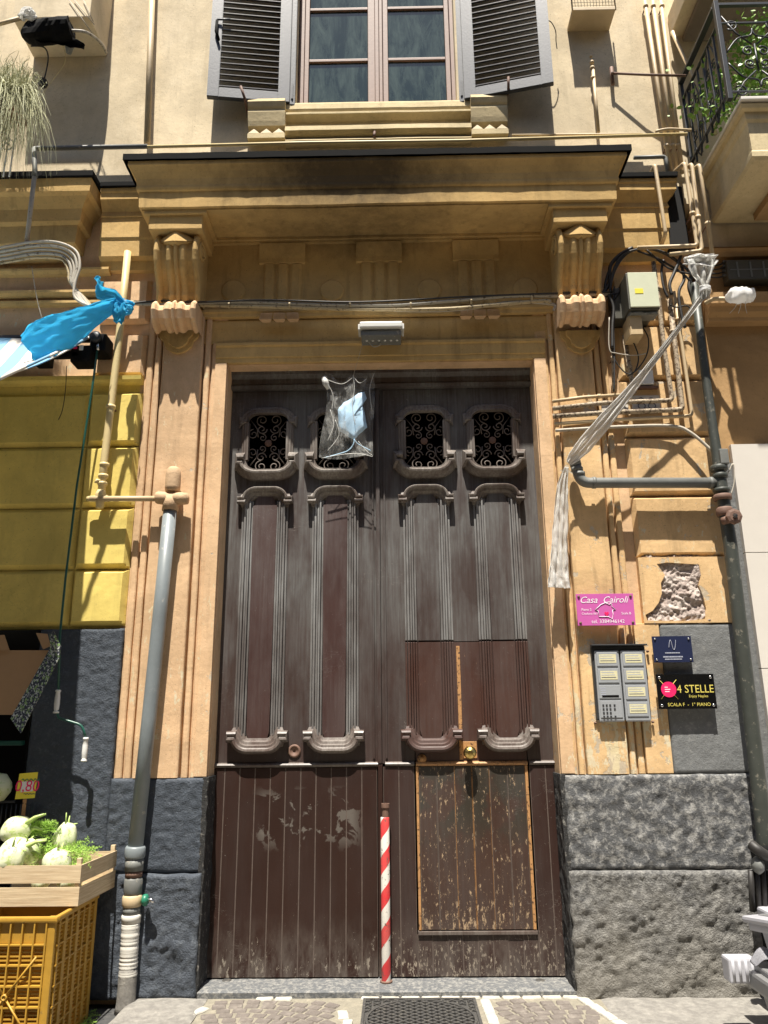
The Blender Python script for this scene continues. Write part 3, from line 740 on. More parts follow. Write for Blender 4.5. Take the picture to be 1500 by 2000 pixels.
for a, b in ((602, 719), (759, 873)):
    wpart('rail', wx(a), wx(b), WZ0 + .0, WZ0 + .05, .15)
    for k in range(4):
        z = zb1 + k * dz
        if z < WZ1 - .1: wpart('glazing_bar', wx(a), wx(b), z - .013, z + .015, .155, .195)
    zs = [WZ0 + .05] + [zb1 + k * dz for k in range(4)] + [WZ1]
    for k in range(5):
        if zs[k + 1] > zs[k]: wpart('pane', wx(a) + .0, wx(b) - .0, zs[k] + .012, zs[k + 1] - .012, .174, .18, 'glass')
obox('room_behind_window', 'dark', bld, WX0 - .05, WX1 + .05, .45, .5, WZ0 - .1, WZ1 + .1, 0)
# sill and its brackets
sx0, sx1 = AX(557, 230, -.05), AX(920, 225, -.05)
run('window_sill', 'sill', bld, [(.13, 6.605), (-.03, 6.60), (-.035, 6.585), (-.04, 6.53), (-.03, 6.505), (-.055, 6.48), (-.055, 6.465), (.01, 6.44), (.015, 6.38), (-.045, 6.355), (-.05, 6.31), (-.02, 6.29), (.03, 6.285)], sx0, sx1, 40, .003)
for a, b in ((483, 556), (921, 993)):
    x0, x1 = AX(a, 235, -.08), AX(b, 232, -.08)
    run('sill_bracket', 'sill', bld, [(.03, 6.60), (-.09, 6.595), (-.10, 6.56), (-.085, 6.52), (-.07, 6.50), (-.075, 6.48), (-.06, 6.40), (-.05, 6.36), (.03, 6.34)], x0, x1, 8, .002)
    wd = (x1 - x0) / 3
    obox('gutta_band', 'sill', bld, x0, x1, -.055, .03, 6.235, 6.283, .003)
    for k in range(3):
        bm = BM(); c = x0 + wd * (k + .5); vsx = [bm.verts.new((c + p, y, z)) for p, y, z in ((-wd * .46, -.055, 6.285), (wd * .46, -.055, 6.285), (0, -.045, 6.335), (-wd * .46, .02, 6.285), (wd * .46, .02, 6.285), (0, .02, 6.335))]
        for q in ((0, 1, 2), (3, 5, 4), (0, 3, 4, 1), (1, 4, 5, 2), (0, 2, 5, 3)): bm.faces.new([vsx[i] for i in q])
        add('gutta', fix(bm), 'cream', bld)
run('sill_apron', 'sill', bld, [(.03, 6.255), (-.02, 6.25), (-.03, 6.23), (-.02, 6.2), (.03, 6.195)], sx0, sx1, 30, .003)
otube('iron_peg', 'rust', bld, [at(733, 251, -.01), at(731, 262, -.05), at(731, 268, -.05)], .012, 8)
# --- louvred shutters
def shutter(hinge_px, hx_y, outer_px, out_y, side):
    h0 = Vector((AX(hinge_px, 200, -.0), -.015, 6.60)); o_ = at(*outer_px, out_y); w_ = (Vector((o_.x, out_y, 0)) - Vector((h0.x, h0.y, 0)))
    width = w_.length; u = w_.normalized(); ang = math.atan2(u.y, u.x)
    zb, zt = 6.585, 8.42; th = .045; nrm = Vector((-u.y, u.x, 0)); nrm = nrm if nrm.y < 0 else -nrm
    def lb(name, a, b, z0, z1, t0, t1, m='shutter', parent=None, rotx=0, **k):
        bm = BM(); v = []
        for z in (z0, z1):
            for (p, q) in ((a, t0), (b, t0), (b, t1), (a, t1)):
                v.append(bm.verts.new(h0 + u * p + nrm * q + Vector((0, 0, z - h0.z))))
        for q in ((3, 2, 1, 0), (4, 5, 6, 7), (0, 1, 5, 4), (1, 2, 6, 5), (2, 3, 7, 6), (3, 0, 4, 7)): bm.faces.new([v[i] for i in q])
        fix(bm)
        if name != 'slat': bmesh.ops.bevel(bm, geom=list(bm.edges), offset=.004, segments=2, affect='EDGES')
        return add(name, bm, m, parent or root, **k)
    root = None
    sw = .095
    root = add('shutter', _lb(h0, u, nrm, 0, sw, zb, zt, 0, th), 'shutter', bld, label='grey louvred shutter folded back, ' + side)
    lb('stile', width - sw, width, zb, zt, 0, th); lb('rail', sw, width - sw, zb, zb + .10, .002, th - .002); lb('rail', sw, width - sw, zt - .1, zt, .002, th - .002)
    lb('astragal', -.045, -.004, zb - .01, zt, .0, .03); 
    n = 28; pitch = (zt - zb - .2) / n
    for i in range(n):
        z = zb + .10 + pitch * (i + .15); bm = BM(); v = []
        for (q, dz_) in ((th - .001, .0), (.004, pitch * .42), (.004, pitch * .42 + .008), (th - .001, .008)):
            for p in (sw, width - sw): v.append(bm.verts.new(h0 + u * p + nrm * q + Vector((0, 0, z + dz_ - h0.z))))
        for q in ((0, 1, 3, 2), (2, 3, 5, 4), (4, 5, 7, 6), (6, 7, 1, 0)): bm.faces.new([v[k] for k in q])
        bm.faces.new([v[k] for k in (0, 2, 4, 6)]); bm.faces.new([v[k] for k in (1, 7, 5, 3)])
        add('slat', fix(bm), 'slat', root)
    lb('hinge', -.03, -.012, zb + .04, zb + .20, th * .4, th * .4 + .022, 'chrome' if 0 else 'iron')
    return root, h0, u, nrm, width
def _lb(h0, u, nrm, a, b, z0, z1, t0, t1):
    bm = BM(); v = []
    for z in (z0, z1):
        for (p, q) in ((a, t0), (b, t0), (b, t1), (a, t1)): v.append(bm.verts.new(h0 + u * p + nrm * q + Vector((0, 0, z - h0.z))))
    for q in ((3, 2, 1, 0), (4, 5, 6, 7), (0, 1, 5, 4), (1, 2, 6, 5), (2, 3, 7, 6), (3, 0, 4, 7)): bm.faces.new([v[i] for i in q])
    fix(bm); bmesh.ops.bevel(bm, geom=list(bm.edges), offset=.004, segments=2, affect='EDGES'); return bm
sL = shutter(566, 0, (405, 187), -.10, 'left of the window'); sR = shutter(908, 0, (1081, 160), -.17, 'right of the window')
# wall hooks holding the shutters
for (a, b) in (((470, 168), (478, 192)), ((993, 150), (993, 172))):
    p = at(*a, -.17); q = at(*b, -.14); otube('shutter_hook', 'rust', bld, [p, q, Vector((q.x, .03, q.z - .03))], .011, 6)
otube('shutter_latch', 'black', sL[0], [at(424, 40, -.155), at(422, 60, -.16), at(427, 78, -.155)], .013, 6)
otube('shutter_latch_arm', 'shutter', sL[0], [at(424, 38, -.155), at(450, 38, -.15)], .008, 6)
wire = smooth_path([at(1045, 45, -.18), at(1060, 40, -.19), at(1075, 42, -.2), at(1085, 60, -.15), at(1086, 80, -.1), at(1088, 95, -.09)], 5)
otube('tie_wire', 'cable_black', sR[0], wire, .004, 5)
# ================================================================ THE DOOR
door = thing('carved_portal', 'tall dark brown double door with moulded panels, plank base and a worn wicket', 'door', ((XL + XR) / 2, YD, .03))
DX0, DX1, DZ0 = XL - .05, XR + .05, .045
SEAM = AX(744, 1300, YD)
ZR = AZ(750, 1491, YD)                                                   # rail between planks and panels
ZTOP = AZ(750, 762, YD)
# transom
prof = [(YD + .08, ZTOP + .005), (YD - .045, ZTOP + .005), (YD - .055, ZTOP + .03), (YD - .04, ZTOP + .05), (YD - .035, ZTOP + .09), (YD - .06, ZTOP + .12), (YD - .07, ZTOP + .16), (YD - .07, ZTOP + .19), (YD + .08, ZTOP + .2)]
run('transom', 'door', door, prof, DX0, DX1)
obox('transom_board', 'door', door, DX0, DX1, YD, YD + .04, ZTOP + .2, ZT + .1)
COLS = []
for (pxc, pxb) in ((522, 501), (656, 652), (832, 842), (967, 993)):
    COLS.append(AX(pxc, 955, YD) * .55 + AX(pxb, 1450, YD) * .45)
zw0, zw1 = AZ(750, 918, YD), AZ(750, 803, YD)                             # window opening
zp0, zp1 = AZ(750, 1462, YD - .04), AZ(750, 952, YD - .04)                # lower panel moulding outer
HW = .155
def cartouche(cx, z0, z1, hw, ear=.045, rise=.075, n=7, notch=.0):
    """closed outline with eared, arched ends, anticlockwise seen from the street"""
    L = []
    def arc(sx, sz, zb, rev):
        p = [(cx + sx * hw, zb - sz * (rise + .02)), (cx + sx * (hw + ear), zb - sz * (rise + .02)), (cx + sx * (hw + ear), zb - sz * (rise))]
        for k in range(n + 1):
            a = k / n * PI / 2
            p.append((cx + sx * (hw * .45 + (hw * .55 + ear * .2) * math.cos(a)), zb - sz * rise + sz * rise * math.sin(a)))
        return p[::-1] if rev else p
    L += arc(-1, -1, z0, False); L += arc(1, -1, z0, True); L += arc(1, 1, z1, False); L += arc(-1, 1, z1, True)
    return L
def hole_of(cx, z0, z1, hw, rise=.06, n=5):
    L = []
    for sx, sz, zb, rev in ((-1, -1, z0, 0), (1, -1, z0, 1), (1, 1, z1, 0), (-1, 1, z1, 1)):
        p = [(cx + sx * (hw * .5 + hw * .5 * math.cos(k / n * PI / 2)), zb - sz * rise + sz * rise * math.sin(k / n * PI / 2)) for k in range(n + 1)]
        L += p[::-1] if rev else p
    return L
WK = (AX(806, 1252, YD), AX(1017, 1252, YD)); WK = (WK[0] - .0, (AX(1017, 1252, YD) + AX(1050, 1815, YD)) / 2); WZ = (AZ(930, 1815, YD), AZ(930, 1252, YD))
GAP = .006
leaves = []
for li, (x0, x1, cols) in enumerate(((DX0, SEAM - .004, COLS[:2]), (SEAM + .004, DX1, COLS[2:]))):
    holes = [hole_of(c, zw0, zw1, HW + .0) for c in cols]
    if li == 1: holes_u = holes
    loop = rect(x0, x1, ZR, ZTOP)
    if li == 1:   # notch out the wicket
        loop = [(x0, ZR), (WK[0], ZR), (WK[0], WZ[1]), (WK[1], WZ[1]), (WK[1], ZR), (x1, ZR), (x1, ZTOP), (x0, ZTOP)]
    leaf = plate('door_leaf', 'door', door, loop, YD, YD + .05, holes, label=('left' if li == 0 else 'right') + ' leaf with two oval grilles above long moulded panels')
    leaves.append(leaf)
    # ledge between panels and planks
    def ledge(a, b, m='moulding'):
        run('rail_moulding', m, leaf, [(YD, ZR - .02), (YD - .020, ZR - .018), (YD - .026, ZR - .004), (YD - .018, ZR + .006), (YD, ZR + .012)], a, b, 20, .001)
    if li == 0: ledge(x0, x1 - .02)
    else: ledge(x0 + .02, WK[0] - GAP); ledge(WK[0] + GAP, WK[1] - GAP, 'bare_wood'); ledge(WK[1] + GAP, x1)
    # window openings: moulding, grille
    for ci, c in enumerate(cols):
        P = cartouche(c, zw0 - .0, zw1, HW, .05, .07)
        n = len(P)
        # whole frame, shallow
        prof = [(.045, YD), (.040, YD - .012), (.030, YD - .014), (.022, YD - .022), (.010, YD - .022), (.0, YD - .030), (-.012, YD - .030), (-.016, YD + .01)]
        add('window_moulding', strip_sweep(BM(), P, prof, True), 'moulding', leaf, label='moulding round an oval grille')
        # heavy lower lip
        P2 = cartouche(c, zw0 - .01, zw1, HW + .012, .045, .075, 9)[0:26]
        lip = [(.066, YD), (.062, YD - .022), (.044, YD - .044), (.030, YD - .066), (.022, YD - .076), (.010, YD - .078), (.0, YD - .066), (-.008, YD - .050), (-.014, YD - .030), (-.016, YD)]
        add('moulded_sill', strip_sweep(BM(), P2, lip), 'moulding', leaf)
        # grille of scrolls
        def bar(pts, r, seg): otube('grille_scroll', 'grille', leaf, pts, r, seg)
        yg = YD + .03; zc = (zw0 + zw1) / 2
        def spiral(cx_, cz_, r0, a0, turns, sgn, start=None):
            pts = [] if start is None else [start]
            N = int(18 * turns)
            for k in range(N + 1):
                a = a0 + sgn * 2 * PI * turns * k / N; r = r0 * (1 - .78 * k / N); pts.append((cx_ + r * math.cos(a), yg, cz_ + r * math.sin(a)))
            return pts
        Hh = (zw1 - zw0) / 2
        for sx in (-1, 1):
            for sz in (-1, 1):
                bar(spiral(c + sx * .052, zc + sz * (Hh - .05), .048, PI / 2 - sx * 0 if sz < 0 else -PI / 2, 1.4, sx * sz * 1), .0045, 5)
                bar(spiral(c + sx * .052, zc + sz * .115, .04, 0 if sx < 0 else PI, 1.3, sx * sz), .0045, 5)
                bar(spiral(c + sx * .118, zc + sz * .075, .042, sz * PI / 2, 1.3, -sx * sz), .0045, 5)
                bar(spiral(c + sx * .045, zc + sz * .045, .03, sz * PI / 2, 1.2, sx * sz), .004, 5)
                bar([(c + sx * .14, yg, zc + sz * (Hh - .05)), (c + sx * .09, yg, zc + sz * .12), (c + sx * .08, yg, zc + sz * .05)], .0045, 5)
        olathe('rosette', 'rust', leaf, [(.03, .0), (.026, -.008), (.012, -.012), (.0001, -.012)], (c, yg, zc), 'Y', 8, False)
    # lower long panels
    for ci, c in enumerate(cols):
        wick = (li == 1)
        P = cartouche(c, zp0, zp1, HW - .012, .058, .075, 9)
        # arched head and heavy foot, both standing well proud
        head = P[26:52]; foot = P[0:26]
        hp = [(.014, YD), (.015, YD - .058), (.008, YD - .068), (-.002, YD - .066), (-.018, YD - .046), (-.030, YD - .042), (-.046, YD - .026), (-.060, YD - .022), (-.078, YD)]
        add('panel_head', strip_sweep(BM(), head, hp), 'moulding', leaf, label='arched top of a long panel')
        fp = [(.026, YD), (.030, YD - .04), (.022, YD - .066), (.010, YD - .074), (-.004, YD - .070), (-.012, YD - .062), (-.026, YD - .060), (-.034, YD - .048), (-.050, YD - .044), (-.060, YD - .03), (-.075, YD - .024), (-.082, YD)]
        add('panel_foot', strip_sweep(BM(), foot, fp), 'moulding' if not (wick and ci == 0) else 'wicket_up', leaf, label='bow shaped foot moulding of a long panel')
        za, zb_ = zp0 + .12, zp1 - .12
        segs = [(za, zb_, 'door', 0)]
        if wick: segs = [(WZ[1] + GAP, zb_, 'door', 0), (za, WZ[1] - GAP, 'wicket_up', .002)]
        for (s0, s1, mt, dy) in segs:
            for sx in (-1, 1):
                for (a, b, d) in ((HW + .002, HW + .016, .018), (HW - .018, HW - .002, .030), (HW - .036, HW - .022, .024), (HW - .052, HW - .039, .034), (HW - .070, HW - .056, .020)):
                    xa, xb = sorted((c + sx * a, c + sx * b))
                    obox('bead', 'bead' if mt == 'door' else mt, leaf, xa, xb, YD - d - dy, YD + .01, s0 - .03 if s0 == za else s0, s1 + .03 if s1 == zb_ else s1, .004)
            # raised field with shouldered top
        hw2 = .078
        top = [(c + hw2 + .012, zb_ + .0), (c + hw2, zb_ + .002), (c + hw2 - .012, zb_ + .05), (c + hw2 - .026, zb_ + .066), (c - hw2 + .026, zb_ + .066), (c - hw2 + .012, zb_ + .05), (c - hw2, zb_ + .002), (c - hw2 - .012, zb_)]
        bot = [(c - hw2 - .0, za), (c - hw2 + .012, za - .045), (c - hw2 + .03, za - .058), (c + hw2 - .03, za - .058), (c + hw2 - .012, za - .045), (c + hw2, za)]
        if wick:
            plate('raised_panel', 'door', leaf, [(c - hw2, WZ[1] + GAP), (c + hw2, WZ[1] + GAP)] + top, YD - .024, YD + .01)
            plate('raised_panel', 'wicket_up', leaf, bot + [(c + hw2, WZ[1] - GAP), (c - hw2, WZ[1] - GAP)], YD - .028, YD + .01)
        else:
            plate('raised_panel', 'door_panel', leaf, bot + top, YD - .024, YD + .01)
# centre astragals
obox('meeting_stile', 'door', leaves[0], SEAM - .028, SEAM + .002, YD - .026, YD + .0, ZR - .0, ZTOP - .002, .006)
obox('meeting_stile', 'door_plank', leaves[0], SEAM - .026, SEAM + .006, YD - .022, YD + .0, DZ0, ZR - .004, .006)
for dx in (-.058, .028): obox('bead', 'door', leaves[0 if dx < 0 else 1], SEAM + dx, SEAM + dx + .014, YD - .012, YD, ZR + .03, ZTOP - .01, .004)
# planks of the base
def plank(m, leaf, a, b, y0, y1, z0, z1, edge='worn_edge'):
    bm = box(BM(), a, b, y0, y1, z0, z1); bm.normal_update()
    es = [e for e in bm.edges if abs(e.verts[0].co.y - y0) < 1e-6 and abs(e.verts[1].co.y - y0) < 1e-6 and abs(e.verts[0].co.x - e.verts[1].co.x) < 1e-6]
    r = bmesh.ops.bevel(bm, geom=es, offset=.0028, segments=1, affect='EDGES')
    for f in r['faces']: f.material_index = 1
    return add('plank', bm, [m, edge], leaf)
def planks(x0, x1, z0, z1, leaf, m, n, y=YD - .012, w=None):
    w_ = (x1 - x0) / n
    for i in range(n):
        a = x0 + w_ * i + .0004; b = x0 + w_ * (i + 1) - .0004
        plank(m, leaf, a, b, y + random.uniform(-.0012, .0012), YD + .02, z0, z1)
obox('plank_backing', 'door_plank', leaves[0], DX0, SEAM, YD + .021, YD + .05, DZ0, ZR, 0); 
planks(DX0 + .02, SEAM - .032, DZ0, ZR - .022, leaves[0], 'door_plank', 11)
pw = (SEAM - .032 - DX0 - .02) / 11
planks(SEAM + .01, WK[0] - GAP, DZ0, ZR - .022, leaves[1], 'plank_low', 2)
planks(WK[1] + GAP, DX1 - .01, DZ0, ZR - .022, leaves[1], 'plank_low', 2)
planks(WK[0] - GAP + .001, WK[1] + GAP - .001, DZ0, WZ[0] - .03, leaves[1], 'plank_low', 8)
obox('wicket_threshold', 'moulding', leaves[1], WK[0] - .0, WK[1] + .0, YD - .026, YD + .02, WZ[0] - .028, WZ[0] - .006, .003)
# wicket
wk = plate('wicket', 'wicket_up', door, rect(WK[0] + GAP, WK[1] - GAP, ZR, WZ[1] - GAP), YD - .004, YD + .04, label='small worn wicket door cut into the right leaf, bare wood showing')
obox('wicket_edge', 'bare_wood', wk, WK[0] + GAP - .001, WK[0] + .022, YD - .020, YD + .03, WZ[0], ZR - .02, .003)
obox('wicket_edge', 'bare_wood', wk, WK[1] - .026, WK[1] - GAP, YD - .018, YD + .03, WZ[0], ZR - .02, .003)
w0, w1 = WK[0] + .024, WK[1] - .028; nk = 6
for i in range(nk):
    a = w0 + (w1 - w0) * i / nk; b = w0 + (w1 - w0) * (i + 1) / nk
    plank('wicket', wk, a + .001, b - .001, YD - .015 + random.uniform(-.001, .001), YD + .03, WZ[0] + .002, ZR - .022, 'bare_wood' if i in (2, 3) else 'worn_edge')
obox('split_strip', 'bare_wood', wk, AX(893, 1340, YD), AX(900, 1340, YD), YD - .01, YD, ZR + .02, AZ(896, 1262, YD), .002)
kx = at(917, 1470, YD - .05)
olathe('knob', 'brass', wk, [(.0001, .0), (.022, .0), (.018, -.035), (.030, -.045), (.041, -.060), (.044, -.075), (.036, -.092), (.018, -.102), (.0001, -.104)], (kx.x, YD - .01, kx.z), 'Y', 14, False)
c = at(917, 1466, YD); obox('knob_plate', 'bare_wood', wk, c.x - .055, c.x + .05, YD - .008, YD, c.z - .05, c.z + .06, .003)
c = at(824, 1482, YD); olathe('lock_cylinder', 'bare_wood', wk, [(.032, 0), (.030, -.016), (.016, -.018), (.014, -.026), (.0001, -.026)], (c.x, YD, c.z), 'Y', 16)
c = at(575, 1467, YD); olathe('lock_rosette', 'rust', leaves[0], [(.045, 0), (.044, -.008), (.03, -.012), (.028, -.008), (.011, -.010), (.009, -.002), (.0001, -.002)], (c.x, YD, c.z), 'Y', 20)
# dark hallway behind the grilles
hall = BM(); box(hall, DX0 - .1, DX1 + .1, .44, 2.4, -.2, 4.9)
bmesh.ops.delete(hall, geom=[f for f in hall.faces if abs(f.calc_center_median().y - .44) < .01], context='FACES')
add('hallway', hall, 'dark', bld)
# ================================================================ THRESHOLD AND PAVING
add('threshold', hslab(DX0 - .02, DX1 + .02, -.045, YD + .06, .036, -.02, .003, 5, .02, 4.4, .010), 'threshold', kind='structure')
for px_, py_ in ((443, 1914), (1055, 1914)):
    c = gnd(px_, py_, .038); olathe('iron_pin', 'cast_iron', scn.objects['threshold'], [(.0001, .006), (.026, .006), (.032, .0)], (c.x, c.y, .034), 'Z', 14, False)
pave = add('pavement', hslab(-1.62, 1.20, -2.6, .02, -.004, -.2, .003, 3, .05, 8.8, .0), 'mortar', kind='structure')
add('pavement', hslab(1.20, 7, -2.6, .02, .002, -.2, .006, 4, .04, 5.8, .01), 'paving', kind='structure')
add('kerb_slab', hslab(-1.62, -1.16, -2.6, -.055, .012, -.2, .008, 4, .03, 9.8, .012), 'paving', kind='structure')
add('lower_pavement', hslab(-7, -1.625, -3, .02, -.05, -.25, .004, 3, .05, 2.8, .0), 'asphalt', kind='structure')
def stone_mesh(seed, m, sx, sy, h=.03):
    bm = BM(); random.seed(seed); k = 6
    L = []
    for a, b in ((-1, -1), (0, -1), (1, -1), (1, 0), (1, 1), (0, 1), (-1, 1), (-1, 0)):
        L.append((a * sx / 2 * random.uniform(.86, 1.0), b * sy / 2 * random.uniform(.86, 1.0)))
    bt = [bm.verts.new((x, y, -h)) for x, y in L]; t0 = [bm.verts.new((x, y, -.006)) for x, y in L]; t1 = [bm.verts.new((x * .9, y * .88, random.uniform(-.001, .0015))) for x, y in L]
    for a, b in ((bt, t0), (t0, t1)):
        for i in range(8): bm.faces.new((a[i], a[(i + 1) % 8], b[(i + 1) % 8], b[i]))
    bm.faces.new(t1)
    me = bpy.data.meshes.new('stone'); fix(bm).to_mesh(me); bm.free(); me.materials.append(M[m]); return me
cob = [stone_mesh(i, 'cobble', .088, .066) for i in range(5)]; wst = [stone_mesh(20 + i, 'limestone', .115, .062) for i in range(4)]
random.seed(11)
def put(me, name, x, y, z, rot, parent, sc=1.0):
    o = bpy.data.objects.new(name, me); scn.collection.objects.link(o); o.location = (x, y, z); o.rotation_euler = (random.uniform(-.02, .02), random.uniform(-.02, .02), rot)
    o.scale = (sc if hasattr(sc, '__len__') else (sc, sc, 1)); attach(o, parent); return o
MH = (gnd(710, 1950, 0), gnd(928, 1950, 0)); mx0, mx1, my1 = MH[0].x, MH[1].x, -.085; my0 = my1 - (mx1 - mx0)
blocked = []
def free(x, y): return not (mx0 - .11 < x < mx1 + .12 and y < -.03)
# white border courses
def course(p, q, n):
    p = Vector(p); q = Vector(q); d = q - p; a = math.atan2(d.y, d.x)
    for i in range(n):
        c = p + d * ((i + .5) / n); put(random.choice(wst), 'border_stone', c.x, c.y, .006, a, pave, (d.length / n / .121, 1.05, 1)); blocked.append((c.x, c.y))
course((mx0 - .02, -.048, 0), (1.10, -.050, 0), 11)
course((mx1 + .055, -.09, 0), (mx1 + .075, -.85, 0), 6)
g1 = gnd(1150, 1948, 0); g2 = gnd(1222, 2000, 0); course((g1.x - .05, g1.y - .0, 0), (g2.x + (g2.x - g1.x) * 1.3, g2.y + (g2.y - g1.y) * 1.3, 0), 8)
for a, b, n in (((498, 1951), (572, 1951), 2), ((345, 1994), (405, 1968), 2), ((672, 1990), (668, 1975), 1), ((668, 1997), (690, 1997), 1)):
    p_, q_ = gnd(*a, 0), gnd(*b, 0); course(p_, q_, n)
# fan laid cobbles
cnt = 0
fans = [(-.92, -1.05), (-.30, -1.05 - .35), (.98, -1.02), (1.55, -1.3), (.62, -1.5)]
for fx, fy in fans[:1] + fans[2:3]:
    for ri in range(1, 20):
        r = .06 + ri * .0735; n = max(4, int(2 * PI * r / .096)); off = random.uniform(0, .3)
        for k in range(n):
            a = off + 2 * PI * k / n; x = fx + r * math.cos(a); y = fy + r * math.sin(a)
            if y > -.10 or y < -.80 or x < -1.12 or x > 1.2: continue
            if abs(x - fx) > 1.0 or (fx < 0) != (x < mx0): continue
            if not free(x, y): continue
            if (x - g1.x) > (y - g1.y) * (g2.x - g1.x) / (g2.y - g1.y) - .07: continue
            if any((x - u) ** 2 + (y - v) ** 2 < .0042 for u, v in blocked): continue
            put(random.choice(cob), 'cobblestone', x, y, .002 + random.uniform(-.002, .002), a + PI / 2, pave, random.uniform(.94, 1.04)); cnt += 1
# manhole cover
mh = thing('manhole_cover', 'square cast iron manhole cover with a round lattice centre in front of the door', 'manhole cover', ((mx0 + mx1) / 2, (my0 + my1) / 2, 0))
mcx, mcy, hw = (mx0 + mx1) / 2, (my0 + my1) / 2, (mx1 - mx0) / 2
obox('plate', 'cast_iron', mh, mx0, mx1, my0, my1, -.03, .000, .003)
bm = BM()
for s_ in (-1, 1):
    box(bm, mx0, mx1, mcy + s_ * (hw - .008) - .008, mcy + s_ * (hw - .008) + .008, .0005, .010); box(bm, mcx + s_ * (hw - .008) - .008, mcx + s_ * (hw - .008) + .008, my0 + .016, my1 - .016, .0005, .010)
add('rim', bm, 'cast_iron', mh)
add('ring', lathe(BM(), [(hw * .93, .0005), (hw * .93, .011), (hw * .89, .011), (hw * .89, .0005)], (mcx, mcy, 0), 'Z', 48), 'cast_iron', mh)
bm = BM(); R = hw * .88; step = .040
for ang_ in (R_(38), R_(-38)):
    d = Vector((math.cos(ang_), math.sin(ang_), 0)); nn = Vector((-d.y, d.x, 0))
    k = -12
    while k <= 12:
        o_ = k * step; k += 1
        if abs(o_) >= R: continue
        L_ = math.sqrt(R * R - o_ * o_); c0 = Vector((mcx, mcy, 0)) + nn * o_; a_, b_ = c0 - d * L_, c0 + d * L_
        hh = .0085 + (.0004 if ang_ > 0 else 0); ww = nn * .0055
        q_ = [a_ - ww, b_ - ww, b_ + ww, a_ + ww]; lo = [bm.verts.new((p.x, p.y, .0003)) for p in q_]; hi = [bm.verts.new((p.x, p.y, hh)) for p in q_]
        bm.faces.new(hi)
        for i in range(4): bm.faces.new((lo[i], lo[(i + 1) % 4], hi[(i + 1) % 4], hi[i]))
add('lattice', fix(bm), 'cast_iron', mh)
bm = BM(); n = 11
for i in range(n + 1):
    for j in range(n + 1):
        x = mx0 + .03 + (mx1 - mx0 - .06) * i / n; y = my0 + .03 + (my1 - my0 - .06) * j / n
        if math.hypot(x - mcx, y - mcy) < hw * .97: continue
        for s_ in (-1, 1):
            d = Vector((1, s_, 0)).normalized() * .028; nn = Vector((-d.y, d.x, 0)).normalized() * .004; c0 = Vector((x, y, 0))
            q_ = [c0 - d - nn, c0 + d - nn, c0 + d + nn, c0 - d + nn]; lo = [bm.verts.new((p.x, p.y, .0003)) for p in q_]; hi = [bm.verts.new((p.x, p.y, .008 + .0003 * s_)) for p in q_]
            bm.faces.new(hi)
            for k in range(4): bm.faces.new((lo[k], lo[(k + 1) % 4], hi[(k + 1) % 4], hi[k]))
add('corner_pattern', fix(bm), 'cast_iron', mh)
# ================================================================ RED AND WHITE POLE
PTOP = AZ(755, 1596, .115)
pl = thing('striped_pole', 'short red and white striped metal pole standing upright against the door on the threshold', 'pole', (POLE_X, .115, .036))
olathe('tube', 'spiral', pl, [(.027, .036), (.029, .045), (.029, PTOP - .005), (.027, PTOP)], (POLE_X, .115, 0), 'Z', 24)
olathe('rusty_stub', 'rust', pl, [(.022, PTOP + .001), (.022, PTOP + .055), (.028, PTOP + .06), (.028, PTOP + .085), (.018, PTOP + .085), (.018, PTOP + .06)], (POLE_X + .004, .115, 0), 'Z', 14, False)
olathe('foot_collar', 'rust', pl, [(.039, .034), (.039, .044), (.036, .047)], (POLE_X, .115, 0), 'Z', 16)
# ================================================================ PIPES
def pipe(name, label, pts, r, mat, group=None, rad=.05, clamps=(), cat='pipe', parts=(), seg=12):
    P = elbowed(pts, rad); zmin = min(p.z for p in P)
    root = thing(name, label, cat, (P[-1].x, P[-1].y, P[-1].z), group)
    otube('tube', mat, root, P, r, seg)
    for q in clamps:
        q = Vector(q); k = min(range(len(P)), key=lambda i: (P[i] - q).length)
        d = (P[min(k + 1, len(P) - 1)] - P[max(k - 1, 0)]).normalized(); d = min(((a, b) for i in range(len(P) - 1) for a, b in [((P[i + 1] - P[i]), ((P[i] + P[i + 1]) / 2 - q).length)]), key=lambda t: t[1])[0].normalized()
        otube('clamp', mat, root, [q - d * .012, q + d * .012], r * 1.35, 12)
        otube('clamp_pin', 'rust', root, [q, Vector((q.x, .03, q.z))], .006, 6)
    return root
# big grey riser at the left of the door
gx = -1.525; gy = -.125
gp = thing('grey_riser_pipe', 'thick grey blue riser pipe at left of the door, its foot bound in white tape', 'pipe', (gx, gy, 0))
Z = lambda py_: AZ(300, py_, gy)
xt, xb = AX(332, 1000, gy), AX(250, 1900, gy)
def gxx(py_): return AX(332, 1000, gy) + (AX(264, 1660, gy) - AX(332, 1000, gy)) * (py_ - 1000) / 660 if py_ < 1660 else AX(264, 1660, gy) + (xb - AX(264, 1660, gy)) * (py_ - 1660) / 240
def gpt(py_): return Vector((gxx(py_), gy, Z(py_)))
otube('tube', 'pvc_grey', gp, [gpt(990), gpt(1200), gpt(1400), gpt(1660)], .047, 20)
otube('coupling', 'pvc_grey', gp, [gpt(1652), gpt(1656), gpt(1672), gpt(1676)], [.056, .063, .063, .058], 20)
otube('coupling', 'galv', gp, [gpt(1677), gpt(1700)], .056, 20)
otube('rusty_ring', 'rust', gp, [gpt(1701), gpt(1712)], .052, 18)
otube('hex_nut', 'galv', gp, [gpt(1713), gpt(1717), gpt(1742), gpt(1746)], [.050, .058, .058, .052], 8)
otube('coupling', 'cream_pipe', gp, [gpt(1747), gpt(1750), gpt(1766), gpt(1770)], [.053, .060, .060, .053], 18)
otube('coupling', 'galv', gp, [gpt(1771), gpt(1784)], .053, 18)
otube('coupling', 'tape_white', gp, [gpt(1785), gpt(1788), gpt(1802)], [.054, .059, .056], 18)
random.seed(5)
tp = []; tr = []
